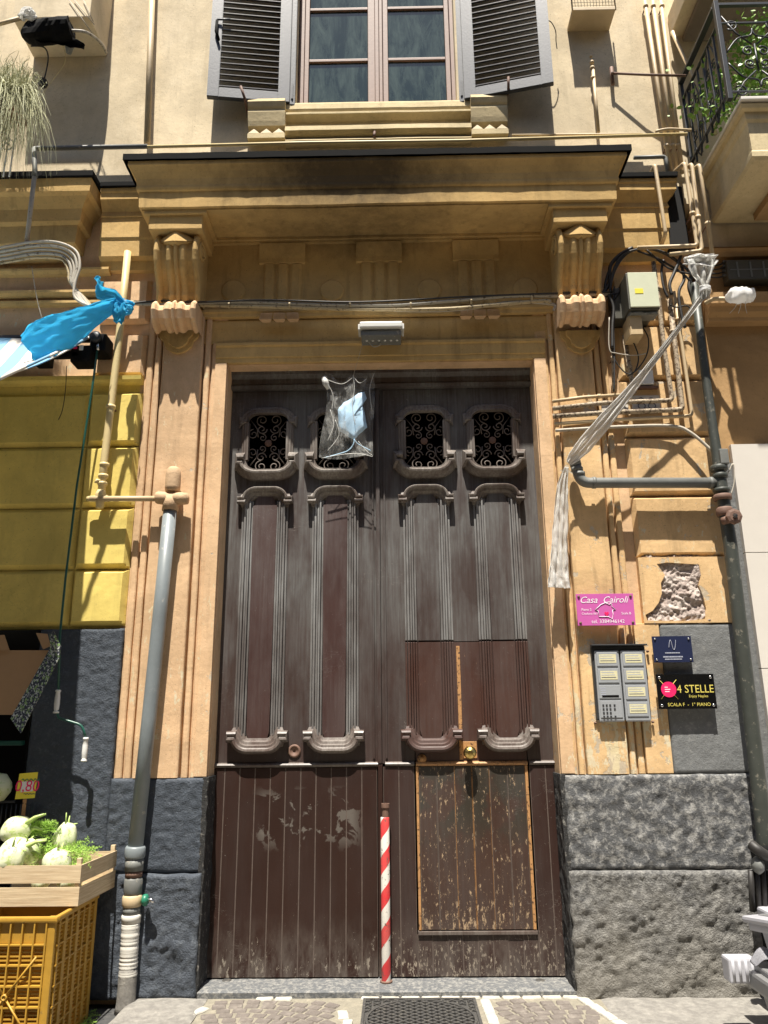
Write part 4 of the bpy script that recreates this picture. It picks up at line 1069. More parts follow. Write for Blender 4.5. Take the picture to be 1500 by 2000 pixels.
for k in range(46):
    py_ = 1803 + k * 2.55; tp.append(gpt(py_)); tr.append(.0515 + random.uniform(-.001, .0032) + (.002 if k % 3 == 0 else 0))
otube('tape_binding', 'tape_white', gp, tp, tr, 18)
cem = []; cr = []
for k in range(8): cem.append(Vector((xb, gy, .0 + .19 - k * .034))); cr.append((.0535, .054, .055, .054, .0555, .055, .058, .064)[k])
otube('cement_foot', 'paving', gp, cem, cr, 18)
c = gpt(1757); bm = lathe(BM(), [(.0001, .02), (.03, .02), (.034, .03), (.034, .045), (.02, .055), (.0001, .056)], (c.x + .048, c.y - .01, c.z), 'X', 14)
add('green_valve', bm, 'valve_green', gp, smooth=True); otube('valve_tap', 'chrome', gp, [c + Vector((.098, -.01, 0)), c + Vector((.125, -.02, .0)), c + Vector((.14, -.02, -.012))], [.016, .013, .009], 10)
olathe('ring_cap', 'peach_pipe', gp, [(.058, -.03), (.052, .03), (.05, .075)], (gxx(990), gy, Z(990)), 'Z', 18)
add('pipe_cap', fix(tube(BM(), [Vector((gxx(990) + .006, gy, Z(960) + q)) for q in (0, .03, .06, .12, .16, .178)], [.052, .053, .053, .053, .048, .03], 18, jit=.02)), 'peach_pipe', gp, smooth=True)
otube('tee_joint', 'peach_pipe', gp, [at(305, 972, gy), at(309, 972, gy), at(318, 973, gy), at(345, 974, gy), at(355, 974, gy), at(367, 974, gy)], [.040, .045, .046, .046, .045, .040], 14)
otube('cross_pipe', 'cream_pipe', gp, [at(176, 974, gy), at(312, 974, gy)], .020, 12)
# cream pipe above the yellow blocks
yy = -.105
ypts = [at(247, 488, yy), at(240, 590, yy), at(228, 700, yy), at(216, 800, yy), at(203, 905, yy), at(198, 965, yy)]
xc = sum(p.x for p in ypts) / len(ypts)
yp = thing('cream_riser_pipe', 'cream painted pipe with a ring clamp running up over the yellow blocks to the cornice', 'pipe', ypts[-1])
otube('tube', 'yellow_pipe', yp, [Vector((p.x, yy + .03 * (1 if i == 0 else 0), p.z)) for i, p in enumerate(ypts)], .027, 14)
for py_, r in ((795, .034), (908, .033), (930, .034), (945, .033)): 
    q = at(198 + (965 - py_) * .107, py_, yy); olathe('ring_clamp', 'yellow_pipe', yp, [(r, -.012), (r + .002, 0), (r, .012)], (q.x, yy, q.z), 'Z', 14)
q = at(219, 795, yy); otube('clamp_pin', 'rust', yp, [q, Vector((q.x, .0, q.z))], .008, 6)
q = at(197, 966, yy); otube('tee', 'yellow_pipe', yp, [q + Vector((0, 0, .03)), q + Vector((0, 0, -.005)), q + Vector((0, 0, -.055)), q + Vector((0, 0, -.10))], [.031, .04, .031, .026], 12)
otube('tee_arm', 'yellow_pipe', yp, [q + Vector((-.095, 0, -.03)), q + Vector((-.07, 0, -.03)), q + Vector((.05, 0, -.03))], [.017, .022, .026], 12)
q = at(189, 938, yy - .03); otube('small_tap', 'yellow_pipe', yp, [q + Vector((.03, .02, 0)), q, q + Vector((-.004, 0, -.02))], .012, 8)
# wall run at the level of the sill
pipe('upper_left_pipe', 'grey pipe from the corner elbow by the hanging plant dropping past the black cornice edge', [at(288, 286, -.06), at(66, 290, -.06), at(52, 474, -.40)][:2] + [at(69, 345, -.34)], .019, 'galv', rad=.03)
pipe('upper_left_drop_pipe', 'short cream grey pipe dropping past the left cornice to the grey cable bundle', [at(67, 346, -.335), at(52, 476, -.335)], .017, 'cable_light')
pipe('upper_vertical_pipe', 'cream vertical pipe on the upper wall, left of the shutters', [at(299, -60, -.05), at(287, 280, -.05)], .026, 'cream_pipe')
pipe('sill_level_pipe', 'long thin cream pipe running level along the wall under the window', [at(284, 287, -.06), at(600, 279, -.065), at(900, 275, -.06), at(1342, 262, -.06)], .0135, 'yellow_pipe', rad=.02)
pipe('sill_level_conduit', 'thin pale conduit just above the long level pipe, right half', [at(1000, 264, -.05), at(1220, 262, -.05), at(1255, 262, -.05)], .009, 'cream_pipe', rad=.02)
pipe('loose_conduit', 'bowed cream conduit bridging the three vertical pipes beside the railing', smooth_path([at(1280, 257, -.09), at(1305, 252, -.10), at(1345, 254, -.10), at(1400, 257, -.06)], 4), .011, 'cream_pipe', rad=.005)
for k, (xa, ya, xb_, yb_) in enumerate(((1256, -20, 1310, 335), (1271, -25, 1322, 335), (1288, -20, 1333, 338))):
    pipe('wall_pipe', ('leftmost', 'middle', 'rightmost')[k] + ' of the three thin cream pipes running up beside the right balcony', [at(xa, ya, -.05), at(xb_, yb_, -.05)], .016, 'cream_pipe', 'cream pipes climbing beside the right balcony', clamps=[at(xa + 5, 12, -.05), at(xb_ - 8, 285, -.05)])
for k, P in enumerate(([at(1318, 335, -.04), at(1337, 318, -.19), at(1362, 480, -.19), at(1245, 484, -.17)], [at(1334, 335, -.04), at(1351, 320, -.19), at(1371, 490, -.19), at(1308, 497, -.17)], [at(1349, 335, -.04), at(1366, 322, -.20), at(1393, 510, -.20)])):
    pipe('bracket_pipe', ('cream pipe bent left above the meter box, upper of the two elbows', 'cream pipe bent left above the meter box, lower elbow', 'straight cream pipe ending in the white plastic knot')[k], P, .0155, 'cream_pipe', 'cream pipes in front of the right cornice end', rad=.03, clamps=[P[1] + (P[2] - P[1]) * .62])
pipe('cornice_end_pipe', 'flaking pipe bent over the black cornice edge at the right end', [at(1268, 345, -.03), at(1279, 322, -.19), at(1300, 456, -.19), at(1292, 478, -.10)], .015, 'cream_pipe', rad=.025)
pipe('cross_pipe_upper', 'dark horizontal pipe end just above the right tar cap', [at(1238, 308, -.06), at(1300, 306, -.06), at(1304, 340, -.06)], .016, 'galv', rad=.03)
# lower right group: verticals turning into level runs
def yo(v): return v
LOW = [([(1195, 605), (1199, 765)], -.06, .013, 'rusty_pipe', 'short flaking pipe nearest the door frame, right side'),
       ([(1219, 655), (1237, 762), (1239, 768)], -.07, .017, 'rusty_pipe', 'short peach flaking pipe under the small beige box'),
       ([(1276, 512), (1288, 600), (1297, 680), (1313, 782), (1180, 787), (1080, 798)], -.10, .017, 'rusty_pipe', 'flaking pipe beside the meter box turning left into the second level run'),
       ([(1308, 585), (1320, 690), (1333, 800), (1180, 806), (1080, 813)], -.085, .019, 'rusty_pipe', 'thick flaking pipe turning left into the third level run'),
       ([(1316, 570), (1330, 660), (1352, 812), (1200, 820), (1083, 828)], -.07, .013, 'cream_pipe', 'slim cream pipe turning left into the fourth level run'),
       ([(1215, 771), (1140, 776), (1079, 784)], -.07, .013, 'cream_pipe', 'topmost of the level cream pipes ending at the door frame')]
for pts, y, r, m, lab in LOW:
    P = [at(a, b, y) for a, b in pts]
    if len(P) > 3:
        pass
    pipe('service_pipe', lab, P, r, m, 'service pipes at the right of the doorway', rad=.03, clamps=[P[0] + (P[1] - P[0]) * .6])
pipe('black_conduit', 'thin black conduit on the lowest level run curving down to the drain pipe', smooth_path([at(1085, 841, -.07), at(1200, 834, -.07), at(1310, 832, -.08), at(1350, 846, -.10), at(1395, 885, -.12)], 6), .012, 'cable_light', rad=.004)
# drain pipes
dr = thing('grey_elbow_pipe', 'fat grey pipe running level from an elbow near the door to the black drain pipe', 'pipe', at(1130, 940, -.12))
yd_ = -.13
otube('tube', 'galv', dr, elbowed([at(1124, 905, yd_), at(1134, 943, yd_), at(1404, 943, yd_)], .09, 7), .037, 18)
otube('elbow_cap', 'galv', dr, [at(1120, 893, yd_), at(1121, 897, yd_), at(1125, 910, yd_)], [.030, .042, .040], 16)
for a in ((1127, 917), (1131, 926), (1160, 943), (1388, 943)):
    q = at(*a, yd_); d = Vector((0, 0, 1)) if a[0] < 1150 else Vector((1, 0, 0)); otube('collar', 'galv', dr, [q - d * .012, q + d * .012], .042, 16)
bp = thing('black_drain_pipe', 'tall black drain pipe with iron collars along the right edge of the building', 'drain pipe', (2.36, -.14, .4))
bk = -.14; bpp = [at(1356, 555, bk), at(1372, 690, bk), at(1393, 840, bk), at(1408, 945, bk), at(1426, 1060, bk), at(1446, 1230, bk), at(1472, 1450, bk), at(1494, 1640, bk), at(1502, 1700, bk)]
otube('tube', 'black_pipe', bp, bpp, [.030, .030, .033, .043, .046, .046, .047, .048, .048], 18)
for a, r, h in (((1404, 915), .060, .02), ((1406, 930), .054, .018), ((1409, 958), .058, .014), ((1411, 972), .062, .02), ((1415, 1000), .056, .03)):
    q = at(*a, bk); olathe('collar', 'black_pipe' if a[1] < 970 else 'rust', bp, [(r - .006, -h), (r, -h * .6), (r, h * .6), (r - .006, h)], (q.x, q.y, q.z), 'Z', 18)
q = at(1430, 1011, bk - .05); otube('tap_body', 'rust', bp, [at(1412, 1018, bk - .02), at(1424, 1014, bk - .06)], .028, 12)
olathe('tap_wheel', 'rust', bp, [(.0001, -.02), (.02, -.026), (.036, -.026), (.054, -.02), (.056, .0), (.05, .014), (.03, .018), (.0001, .018)], (q.x, q.y - .02, q.z), 'Y', 8, False)
olathe('tap_screw', 'chrome', bp, [(.0001, -.008), (.016, -.006), (.016, 0)], (q.x, q.y - .048, q.z), 'Y', 10, False)
# ================================================================ CABLES
def cable(name, label, pts, y, r, m='cable_black', group=None, n=6, ys=None):
    P = [at(p[0], p[1], p[2] if len(p) > 2 else y) for p in pts]
    bm = fix(tube(BM(), smooth_path(P, n), r, 8)); return add(name, bm, m, smooth=True, label=label, cat='cable', group=group)
cable('bundle_cable', 'upper grey cable of the bundle crossing above the doorway', [(245, 592), (330, 596), (400, 592), (480, 590), (590, 594), (680, 596), (780, 596), (880, 588), (1000, 578), (1100, 578), (1190, 574)], -.15, .014, 'cable_grey', 'cables slung across above the doorway')
for P_, y_, r_, m_, l_ in (([(250, 590), (400, 596), (560, 600), (700, 604), (860, 604), (960, 596), (1060, 588), (1075, 592)], -.14, .015, 'cable_ochre', 'lower painted cable of the bundle crossing above the doorway'),
    ([(770, 606), (850, 607), (920, 602), (1000, 590), (1078, 594), (1082, 606)], -.125, .012, 'cable_light', 'short pale cable hanging under the bundle, right half'),
    ([(240, 596), (300, 588), (390, 590), (520, 586), (700, 590), (900, 580), (1050, 574), (1195, 570)], -.165, .007, 'cable_black', 'thin black cable on top of the bundle above the doorway')):
    cable('bundle_cable', l_, P_, y_, r_, m_, 'cables slung across above the doorway')
for k in range(7):
    x = 330 + k * 118; q = at(x, 596 - (0 if k < 5 else (k - 4) * 7), -.145)
    add('cable_tie', fix(tube(BM(), [q + Vector((-.006, 0, 0)), q + Vector((.006, 0, 0))], .026, 8)), 'cable_ochre', label='cable tie on the bundle, ' + ('at the left console', 'right of the left console', 'before the grey lamp', 'left of the grey lamp', 'right of the grey lamp', 'over the right plaster drop', 'near the right console')[k], cat='cable tie', group='ties on the cable bundle')
for k in range(5):
    o_ = k * 6
    cable('corner_cable', ('outermost', 'second', 'third', 'fourth', 'innermost')[k] + ' of the grey cables bending down at the upper left', [(-40, 492 + o_ * 1.2, -.36 + k * .012), (20, 480 + o_ * 1.3), (70, 472 + o_ * 1.3), (115, 474 + o_ * 1.3), (148 - o_ * .8, 490 + o_ * 1.1), (156 - o_ * .9, 520 + o_ * .6), (147 - o_ * .4, 552), (146 + o_, 580 + o_ * .3), (172 + o_ * .6, 597 + o_ * .4), (205, 602, -.26), (245, 592, -.16)], -.36 + k * .012, .010 + (k % 2) * .003, ('cable_light', 'cable_grey', 'cable_light', 'cable_grey', 'cable_ochre')[k], 'grey cables bending down at the upper left')
random.seed(3)
TG = [([(1190, 575), (1200, 530), (1225, 495), (1262, 486), (1300, 496), (1345, 528)], .010), ([(1192, 590), (1193, 545), (1210, 505), (1240, 488), (1290, 490), (1330, 515), (1352, 540)], .008),
      ([(1186, 572), (1198, 600), (1196, 640), (1196, 680)], .012), ([(1183, 578), (1206, 572), (1212, 566), (1205, 576), (1196, 590)], .009), ([(1262, 487), (1300, 520), (1325, 530), (1350, 535)], .007),
      ([(1330, 500), (1318, 530), (1308, 555), (1312, 575)], .013), ([(1245, 490), (1290, 508), (1340, 540), (1360, 570)], .008), ([(1198, 640), (1196, 690), (1215, 722), (1232, 730), (1250, 715), (1264, 690), (1266, 660), (1252, 634)], .005),
      ([(1190, 620), (1190, 680), (1204, 690), (1240, 694), (1262, 690)], .004), ([(1228, 655), (1240, 675), (1247, 700), (1240, 725), (1225, 735)], .005), ([(1200, 560), (1198, 610), (1200, 700), (1199, 765)], .006)]
XT = [([(1178, 572), (1190, 552), (1192, 520), (1210, 498), (1235, 484)], .014, 'thick dark cable rising beside the right console'), ([(1186, 580), (1182, 556), (1196, 515), (1218, 500)], .010, 'dark cable hugging the right console'),
      ([(1330, 515), (1336, 545), (1326, 570), (1330, 610), (1338, 640)], .012, 'dark cable dropping behind the white knot'), ([(1296, 508), (1292, 530), (1296, 560), (1304, 580)], .010, 'dark cable left of the pipes'),
      ([(1350, 540), (1346, 560), (1352, 580), (1358, 600)], .016, 'dark lump of cable under the white knot'), ([(1345, 535), (1356, 530), (1362, 545), (1352, 556), (1344, 545)], .007, 'coiled brown cable end at the white knot'),
      ([(1308, 596), (1322, 600), (1340, 597), (1350, 604)], .006, 'short dark cable crossing the pipes'), ([(1200, 570), (1215, 560), (1213, 580), (1206, 596)], .008, 'bent pale brown cable end by the right console')]
for P_, r_, l_ in XT: cable('tangled_cable', l_, P_, -.12, r_, 'cable_black', 'tangled cables round the meter box')
for k, (P_, r_) in enumerate(TG):
    cable('tangled_cable', ('arched black cable above the meter box', 'second black cable looping over the meter box', 'short black cable hanging beside the right console', 'small looped cable end by the right console', 'straight black cable slanting to the white knot', 'thick black cable hook left of the white knot', 'lower black cable slanting to the white knot', 'long drooping thin cable loop under the small beige box', 'pale thin cable crossing under the small beige box', 'grey thin cable bowed beside the peach pipe', 'thin upright cable beside the door frame pipes')[k], P_, -.13 - .01 * (k % 3), r_, 'cable_black' if k != 8 else 'cable_light', 'tangled cables round the meter box')
cable('hanging_wire', 'thin dark wire hanging from the awning bracket over yellow wall', [(130, 715), (128, 760), (122, 800), (114, 820)], -.08, .003)
cable('hanging_wire', 'thin wire hanging from the grey cable bundle at far left', [(62, 520), (68, 560), (76, 600), (88, 640)], -.30, .003, 'cable_grey')
cable('wall_wire', 'thin pale wire curling over the cladding beside the drain pipe collar', [(1410, 905), (1420, 925), (1432, 905), (1434, 940), (1428, 965)], -.17, .004, 'cable_light')
bx = obox('bracket_box', 'galv', None, *(lambda p: (p.x, p.x + .06, p.y, p.y + .06, p.z, p.z + .11))(at(1409, 905, -.2)), .006, label='small flaking box beside the drain pipe collar', cat='box')
# ================================================================ BOXES, LAMP
def wallbox(name, label, cat, pxr, y0, y1, m_side, m_front, **k):
    a = at(pxr[0], pxr[3], y0); b = at(pxr[2], pxr[1], y0)
    root = thing(name, label, cat, ((a.x + b.x) / 2, y1, a.z))
    obox('case', m_side, root, a.x, b.x, y0, y1, a.z, b.z, .006); return root, a, b
mb, a, b = wallbox('meter_box', 'grey meter box with pale green cover hanging right of the doorway', 'box', (1229, 532, 1281, 604), -.30, -.13, 'box_dark', None)
obox('cover', 'box_green', mb, a.x + .01, b.x - .002, -.312, -.30, a.z + .012, b.z - .004, .004)
obox('sticker', 'tag_yellow', mb, a.x + .05, a.x + .11, -.3145, -.3122, a.z + .12, a.z + .16, .0005)
obox('mount', 'box_dark', mb, a.x - .05, b.x, -.13, .02, a.z + .02, b.z - .02, .006)
add('vent_base', rough_slab(BM(), a.x + .01, b.x - .01, a.z - .03, a.z - .002, -.28, -.18, .01, 20, .01, 3), 'galv', mb)
sb, a, b = wallbox('junction_box', 'small beige painted box below the meter box', 'box', (1231, 616, 1253, 655), -.25, -.10, 'box_beige', None)
obox('lid', 'box_beige', sb, a.x + .004, b.x - .004, -.258, -.25, a.z + .004, b.z - .004, .003)
ab, a, b = wallbox('cable_box', 'dark grey cable junction box on the shaded wall under the right balcony', 'box', (1424, 505, 1580, 546), -.10, .0, 'box_dark', None)
for k in range(4): q = at(1424, 511 + k * 9, -.06); otube('cable_gland', 'box_dark', ab, [q, q + Vector((-.05, 0, 0))], .011, 8)
for k in range(5):
    x = a.x + .07 + k * .1; obox('rib', 'galv', ab, x, x + .012, -.106, -.10, a.z + .02, b.z - .02, .001)
obox('seam', 'galv', ab, a.x + .02, b.x, -.104, -.10, (a.z + b.z) / 2 - .004, (a.z + b.z) / 2 + .004, .001)
cable('wall_cable', 'upper black cable running under the right balcony soffit', [(1395, 497), (1440, 492), (1560, 490)], -.02, .008)
for k in range(4): cable('box_cable', ('top', 'second', 'third', 'bottom')[k] + ' black cable running into the dark cable box', [(1385, 520 + k * 7), (1402, 518 + k * 8), (1420, 511 + k * 9)], -.06, .006, 'cable_black', 'cables running into the dark cable box')
lp = thing('wall_lamp', 'white and grey box lamp fixed over the middle of the door', 'lamp', at(743, 655, -.1))
a = at(702, 640, -.235); b = at(786, 627, -.235)
bm = BM(); L = [(a.x, -.235), (b.x, -.235), (b.x - .0, -.06), (a.x, -.06)]
box(bm, a.x, b.x, -.225, -.09, a.z + .008, b.z + .008, .010); add('housing', bm, 'lamp_body', lp)
obox('glass_tray', 'galv', lp, a.x + .01, b.x - .01, -.20, -.04, a.z - .045, a.z - .002, .006)
for k in range(6): olathe('lens', 'white_plastic', lp, [(.010, .002), (.008, -.004), (.0001, -.005)], (a.x + .05 + k * .045, -.12, a.z - .046), 'Z', 8)
for s_ in (a.x - .012, b.x - .004): obox('end_clip', 'lamp_body', lp, s_, s_ + .016, -.20, -.08, a.z + .005, b.z - .0, .003)
obox('bracket', 'galv', lp, (a.x + b.x) / 2 - .03, (a.x + b.x) / 2 + .03, -.06, .0, a.z - .02, b.z, .004)
otube('lead', 'cable_light', lp, smooth_path([Vector((a.x + .06, -.10, a.z - .04)), Vector((a.x + .10, -.11, a.z - .09)), Vector((a.x + .15, -.10, a.z - .07)), Vector((a.x + .14, -.06, a.z - .03))], 6), .004, 6)
# vent cage, hook bar, stub pipe
vc = thing('vent_cage', 'white wire vent cage on the cream wall at the very top', 'vent', at(1155, 20, -.05))
a = at(1118, 22, -.17); b = at(1193, -60, -.17)
obox('tray', 'cream_pipe', vc, a.x, b.x, -.18, .03, a.z, a.z + .035, .004)
for k in range(15): x = a.x + (b.x - a.x) * k / 14; otube('wire', 'cable_light', vc, [(x, -.175, a.z + .03), (x, -.175, b.z)], .0022, 5)
for k in range(8): z = a.z + .05 + k * .035; otube('wire', 'cable_light', vc, [(a.x, -.175, z), (b.x, -.175, z)], .0022, 5)
for x in (a.x, b.x): otube('post', 'cream_pipe', vc, [(x, -.175, a.z), (x, -.175, b.z)], .007, 6)
sp_ = thing('stub_pipe', 'short capped cream pipe on the cream wall right of the shutter', 'pipe', at(1169, 255, -.03))
otube('tube', 'cream_pipe', sp_, [at(1158, 135, -.03), at(1169, 258, -.03)], .014, 10)
for a_, r in (((1154, 110), .013), ((1156, 122), .02), ((1157, 133), .022), ((1158, 152), .02)): q = at(*a_, -.03); olathe('collar', 'cream_pipe', sp_, [(r * .8, -.012), (r, 0), (r * .8, .012)], (q.x, q.y, q.z), 'Z', 10)
hb = thing('iron_bracket', 'iron bracket arm reaching from the wall towards the right balcony', 'bracket', at(1196, 150, 0))
otube('arm', 'rust', hb, [at(1196, 143, -.05), at(1260, 146, -.12), at(1340, 148, -.18)], .010, 8); otube('plate', 'rust', hb, [at(1194, 132, -.02), at(1197, 165, -.02)], .016, 8)
otube('tie', 'rust', hb, [at(1196, 143, .02), at(1196, 143, -.06)], .012, 8)
# ================================================================ SIGNS AND INTERCOM
def sign(name, label, px0, py0, px1, py1, y, mat, th=.008, skew=None):
    a, b = at(px0, py1, y), at(px1, py0, y)
    root = thing(name, label, 'sign', ((a.x + b.x) / 2, .0, a.z))
    obox('panel', mat, root, a.x, b.x, y, y + th, a.z, b.z, .001)
    return root, a, b
def standoffs(root, a, b, y, m, ins, r=.009, yb=.0):
    for sx in (0, 1):
        for sz in (0, 1):
            x = a.x + ins if not sx else b.x - ins; z = a.z + ins if not sz else b.z - ins
            olathe('standoff', m, root, [(r * .7, -.006), (r, -.003), (r, .0), (r * .6, .001), (r * .6, -y * 1.0)], (x, y, z), 'Y', 10)
ps, a, b = sign('guesthouse_sign', 'pink acrylic sign with white lettering and a house outline, fixed right of the door', 1129, 1159, 1236, 1222, -.105, 'pink')
standoffs(ps, a, b, -.106, 'rust', .018)
cx, W_, H_, y_ = (a.x + b.x) / 2, b.x - a.x, b.z - a.z, -.1068
text('lettering', 'Casa  Cairoli', 'white_print', ps, cx - .01, y_, b.z - H_ * .20, .062, .35)
text('lettering', 'tel. 3384946142', 'white_print', ps, cx + .01, y_, a.z + H_ * .12, .034)
text('lettering', 'Piano 2', 'white_print', ps, a.x + .03, y_, a.z + H_ * .50, .023, 0, 'LEFT')
text('lettering', 'Citofono 061', 'white_print', ps, a.x + .03, y_, a.z + H_ * .37, .020, 0, 'LEFT')
text('lettering', 'Scala B', 'white_print', ps, b.x - .025, y_, a.z + H_ * .37, .023, 0, 'RIGHT')
hz = a.z + H_ * .44; pts = [(-.048, -.035), (-.052, .005), (-.072, .010), (-.03, .045), (.0, .058), (.03, .045), (.034, .052), (.044, .050), (.042, .034), (.066, .012), (.046, .008), (.048, -.02), (.04, -.052), (.015, -.036), (-.048, -.035)]
otube('house_outline', 'white_print', ps, [(cx + p, y_, hz + q) for p, q in pts], .0022, 4)
plate('heart', 'crimson', ps, [(cx + .004 + p, hz - .012 + q) for p, q in ((0, -.020), (.014, -.004), (.013, .006), (.006, .008), (0, .003), (-.006, .008), (-.013, .006), (-.014, -.004))], y_ - .0012, y_)
ns, a, b = sign('navy_plaque', 'small navy plaque with a thin script monogram above the black plaque', 1278, 1242, 1349, 1294, -.075, 'navy')
standoffs(ns, a, b, -.076, 'chrome', .018, .007)
cx, W_, H_ = (a.x + b.x) / 2, b.x - a.x, b.z - a.z; y_ = -.0768
mono = [(-.024, -.014), (-.018, .018), (-.010, .036), (-.004, .020), (.002, -.018), (.010, -.028), (.018, -.010), (.024, .022), (.025, .036)]
otube('monogram', 'grey_print', ns, smooth_path([(cx + p, y_, a.z + H_ * .64 + q) for p, q in mono], 5), .0018, 4)
for z_, w_, hh in ((.36, .052, .0035), (.21, .068, .0045), (.12, .058, .0035)):
    n = 12
    bm = BM(); random.seed(int(z_ * 100))
    x = cx - w_
    while x < cx + w_ - .008:
        l = random.uniform(.004, .010); box(bm, x, x + l, y_, y_ + .0006, a.z + H_ * z_ - hh, a.z + H_ * z_ + hh); x += l + .002
    add('small_print', bm, 'grey_print', ns)
bs, a, b = sign('black_plaque', 'glossy black plaque reading 4 STELLE in gold beside a crimson disc', 1287, 1316, 1393, 1385, -.085, 'sign_black')
standoffs(bs, a, b, -.086, 'chrome', .022, .010)
cx, W_, H_ = (a.x + b.x) / 2, b.x - a.x, b.z - a.z; y_ = -.0868
text('lettering', '4 STELLE', 'gold_print', bs, a.x + W_ * .66, y_, a.z + H_ * .56, .072, 0, 'CENTER', .88)
text('lettering', 'Enjoy Naples', 'gold_print', bs, a.x + W_ * .70, y_, a.z + H_ * .36, .024)
text('lettering', 'SCALA F  -  1° PIANO', 'gold_print', bs, cx + .01, y_, a.z + H_ * .12, .030)
dc = (a.x + W_ * .20, a.z + H_ * .56)
add('disc', lathe(BM(), [(.050, 0), (.050, -.0015), (.0001, -.0016)], (dc[0], y_, dc[1]), 'Y', 28), 'crimson', bs)
for s_ in (-1, 1): otube('ray', 'gold_print', bs, [(dc[0] - .056, y_, dc[1] - s_ * .062), (dc[0] + .056, y_, dc[1] + s_ * .062)], .0016, 4)
for k, w_ in enumerate((.014, .024, .020)): 
    obox('small_print', 'white_print', bs, dc[0] - .026, dc[0] - .026 + w_ * 1.5, y_ - .0022, y_ - .0017, dc[1] + .012 - k * .014, dc[1] + .017 - k * .014, 0)
# house number tile and the older pink tile, partly behind the pipes
nt_ = thing('number_tile', 'white house number tile 68 half hidden behind the thin pipes', 'tile', at(1268, 800, .0))
a, b = at(1236, 803, -.042), at(1288, 772, -.042); obox('tile', 'tile_white', nt_, a.x, b.x, -.042, -.030, a.z, b.z, .003)
ncx, ncz = (a.x + b.x) / 2 - .005, (a.z + b.z) / 2
def ringp(cx_, cz_, rx_, rz_, n=16): return [(cx_ + rx_ * math.cos(2 * PI * i / n), -.0435, cz_ + rz_ * math.sin(2 * PI * i / n)) for i in range(n + 1)]
otube('numeral', 'blue_print', nt_, ringp(ncx - .03, ncz - .022, .026, .022), .0032, 5); otube('numeral', 'blue_print', nt_, smooth_path([(ncx - .054, -.0435, ncz - .015), (ncx - .052, -.0435, ncz + .022), (ncx - .034, -.0435, ncz + .044), (ncx - .012, -.0435, ncz + .036)], 5), .0032, 5)
otube('numeral', 'blue_print', nt_, ringp(ncx + .045, ncz - .022, .027, .022), .0032, 5); otube('numeral', 'blue_print', nt_, ringp(ncx + .045, ncz + .022, .022, .020), .0032, 5)
nt2 = thing('old_tile', 'older pinkish tile with worn dark writing, left of the number tile behind the plastic strip', 'tile', at(1205, 812, 0))
a, b = at(1176, 810, -.05), at(1226, 782, -.05); obox('tile', 'tile_white', nt2, a.x, b.x, -.052, -.042, a.z, b.z, .003)
for k in range(3): otube('scroll_mark', 'blue_print', nt2, smooth_path([(a.x + .09 + k * .035 + .012 * math.cos(t), -.053, (a.z + b.z) / 2 + .018 * math.sin(t * 1.3)) for t in range(6)], 3), .002, 4)
sw = thing('white_box', 'small white plastic box on the wall behind the plastic strip', 'box', at(1265, 740, 0))
a, b = at(1250, 750, -.07), at(1275, 722, -.07); obox('case', 'white_plastic', sw, a.x, b.x, -.07, -.03, a.z, b.z, .004); obox('bracket', 'rust', sw, a.x - .01, b.x + .03, -.065, -.03, a.z - .03, a.z - .012, .002)
# intercom
y0 = -.075; a = at(1170, 1410, y0); b = at(1259, 1264, y0)
ic = thing('intercom', 'grey twin column intercom with keypad and yellowed name cards', 'intercom', ((a.x + b.x) / 2, 0, a.z))
cw = (b.x - a.x) / 2
obox('hood', 'intercom_dark', ic, a.x - .012, b.x + .004, y0 + .004, -.035, a.z + .01, b.z + .012, .012)
obox('hood_lip', 'intercom_dark', ic, a.x - .016, b.x + .010, y0 - .03, y0 + .02, b.z + .010, b.z + .020, .003)
for c_ in range(2):
    x0, x1 = a.x + cw * c_ + .002, a.x + cw * (c_ + 1) - .006
    obox('module_column', 'intercom', ic, x0, x1, y0 - .012, y0 + .006, a.z, b.z - .02, .010)
    hcol = (b.z - .02 - a.z); rows = 4
    for r in range(4):
        z1 = b.z - .03 - hcol * .235 * r; z0 = z1 - hcol * .205
        if c_ == 0 and r >= 2: continue
        obox('card_window', 'intercom', ic, x0 + .012, x1 - .014, y0 - .0165, y0 - .012, z0, z1, .004)
        obox('name_card', 'label_paper', ic, x0 + .028, x1 - .024, y0 - .0178, y0 - .0164, z0 + .022, z1 - .016, 0)
        for q in range(3): obox('name_line', 'grey_print' if q else 'blue_print', ic, x0 + .034, x1 - .034 - .006 * q, y0 - .0184, y0 - .0179, z0 + .034 + q * .016, z0 + .038 + q * .016, 0)
    if c_ == 0:
        z1 = b.z - .03 - hcol * .47
        obox('speaker_plate', 'intercom', ic, x0 + .010, x1 - .012, y0 - .0160, y0 - .012, z1 - hcol * .19, z1, .003)
        for q in range(4): obox('text_line', 'grey_print', ic, x0 + .02, x0 + .055, y0 - .0166, y0 - .0161, z1 - .022 - q * .014, z1 - .018 - q * .014, 0)
        obox('display', 'sign_black', ic, x0 + .028, x1 - .026, y0 - .0175, y0 - .0161, z1 - hcol * .17, z1 - hcol * .14, .001)
        z1 -= hcol * .215
        obox('keypad', 'intercom', ic, x0 + .010, x1 - .012, y0 - .0160, y0 - .012, z1 - hcol * .24, z1, .003)
        for i in range(4):
            for j in range(4):
                if i == 2 and j == 3: continue
                kx_, kz = x0 + .03 + j * .0225 + (.006 if j == 3 else 0), z1 - .03 - i * .024
                obox('key', 'intercom_dark', ic, kx_ - .006, kx_ + .006, y0 - .0195, y0 - .0161, kz - .006, kz + .006, .0015)
for px_, py_ in ((1161, 1273), (1262, 1273), (1160, 1412), (1272, 1410)):
    c = at(px_, py_, -.01); olathe('anchor_screw', 'rust', ic, [(.009, .0), (.007, -.02), (.0001, -.022)], (c.x, -.035, c.z), 'Y', 8)
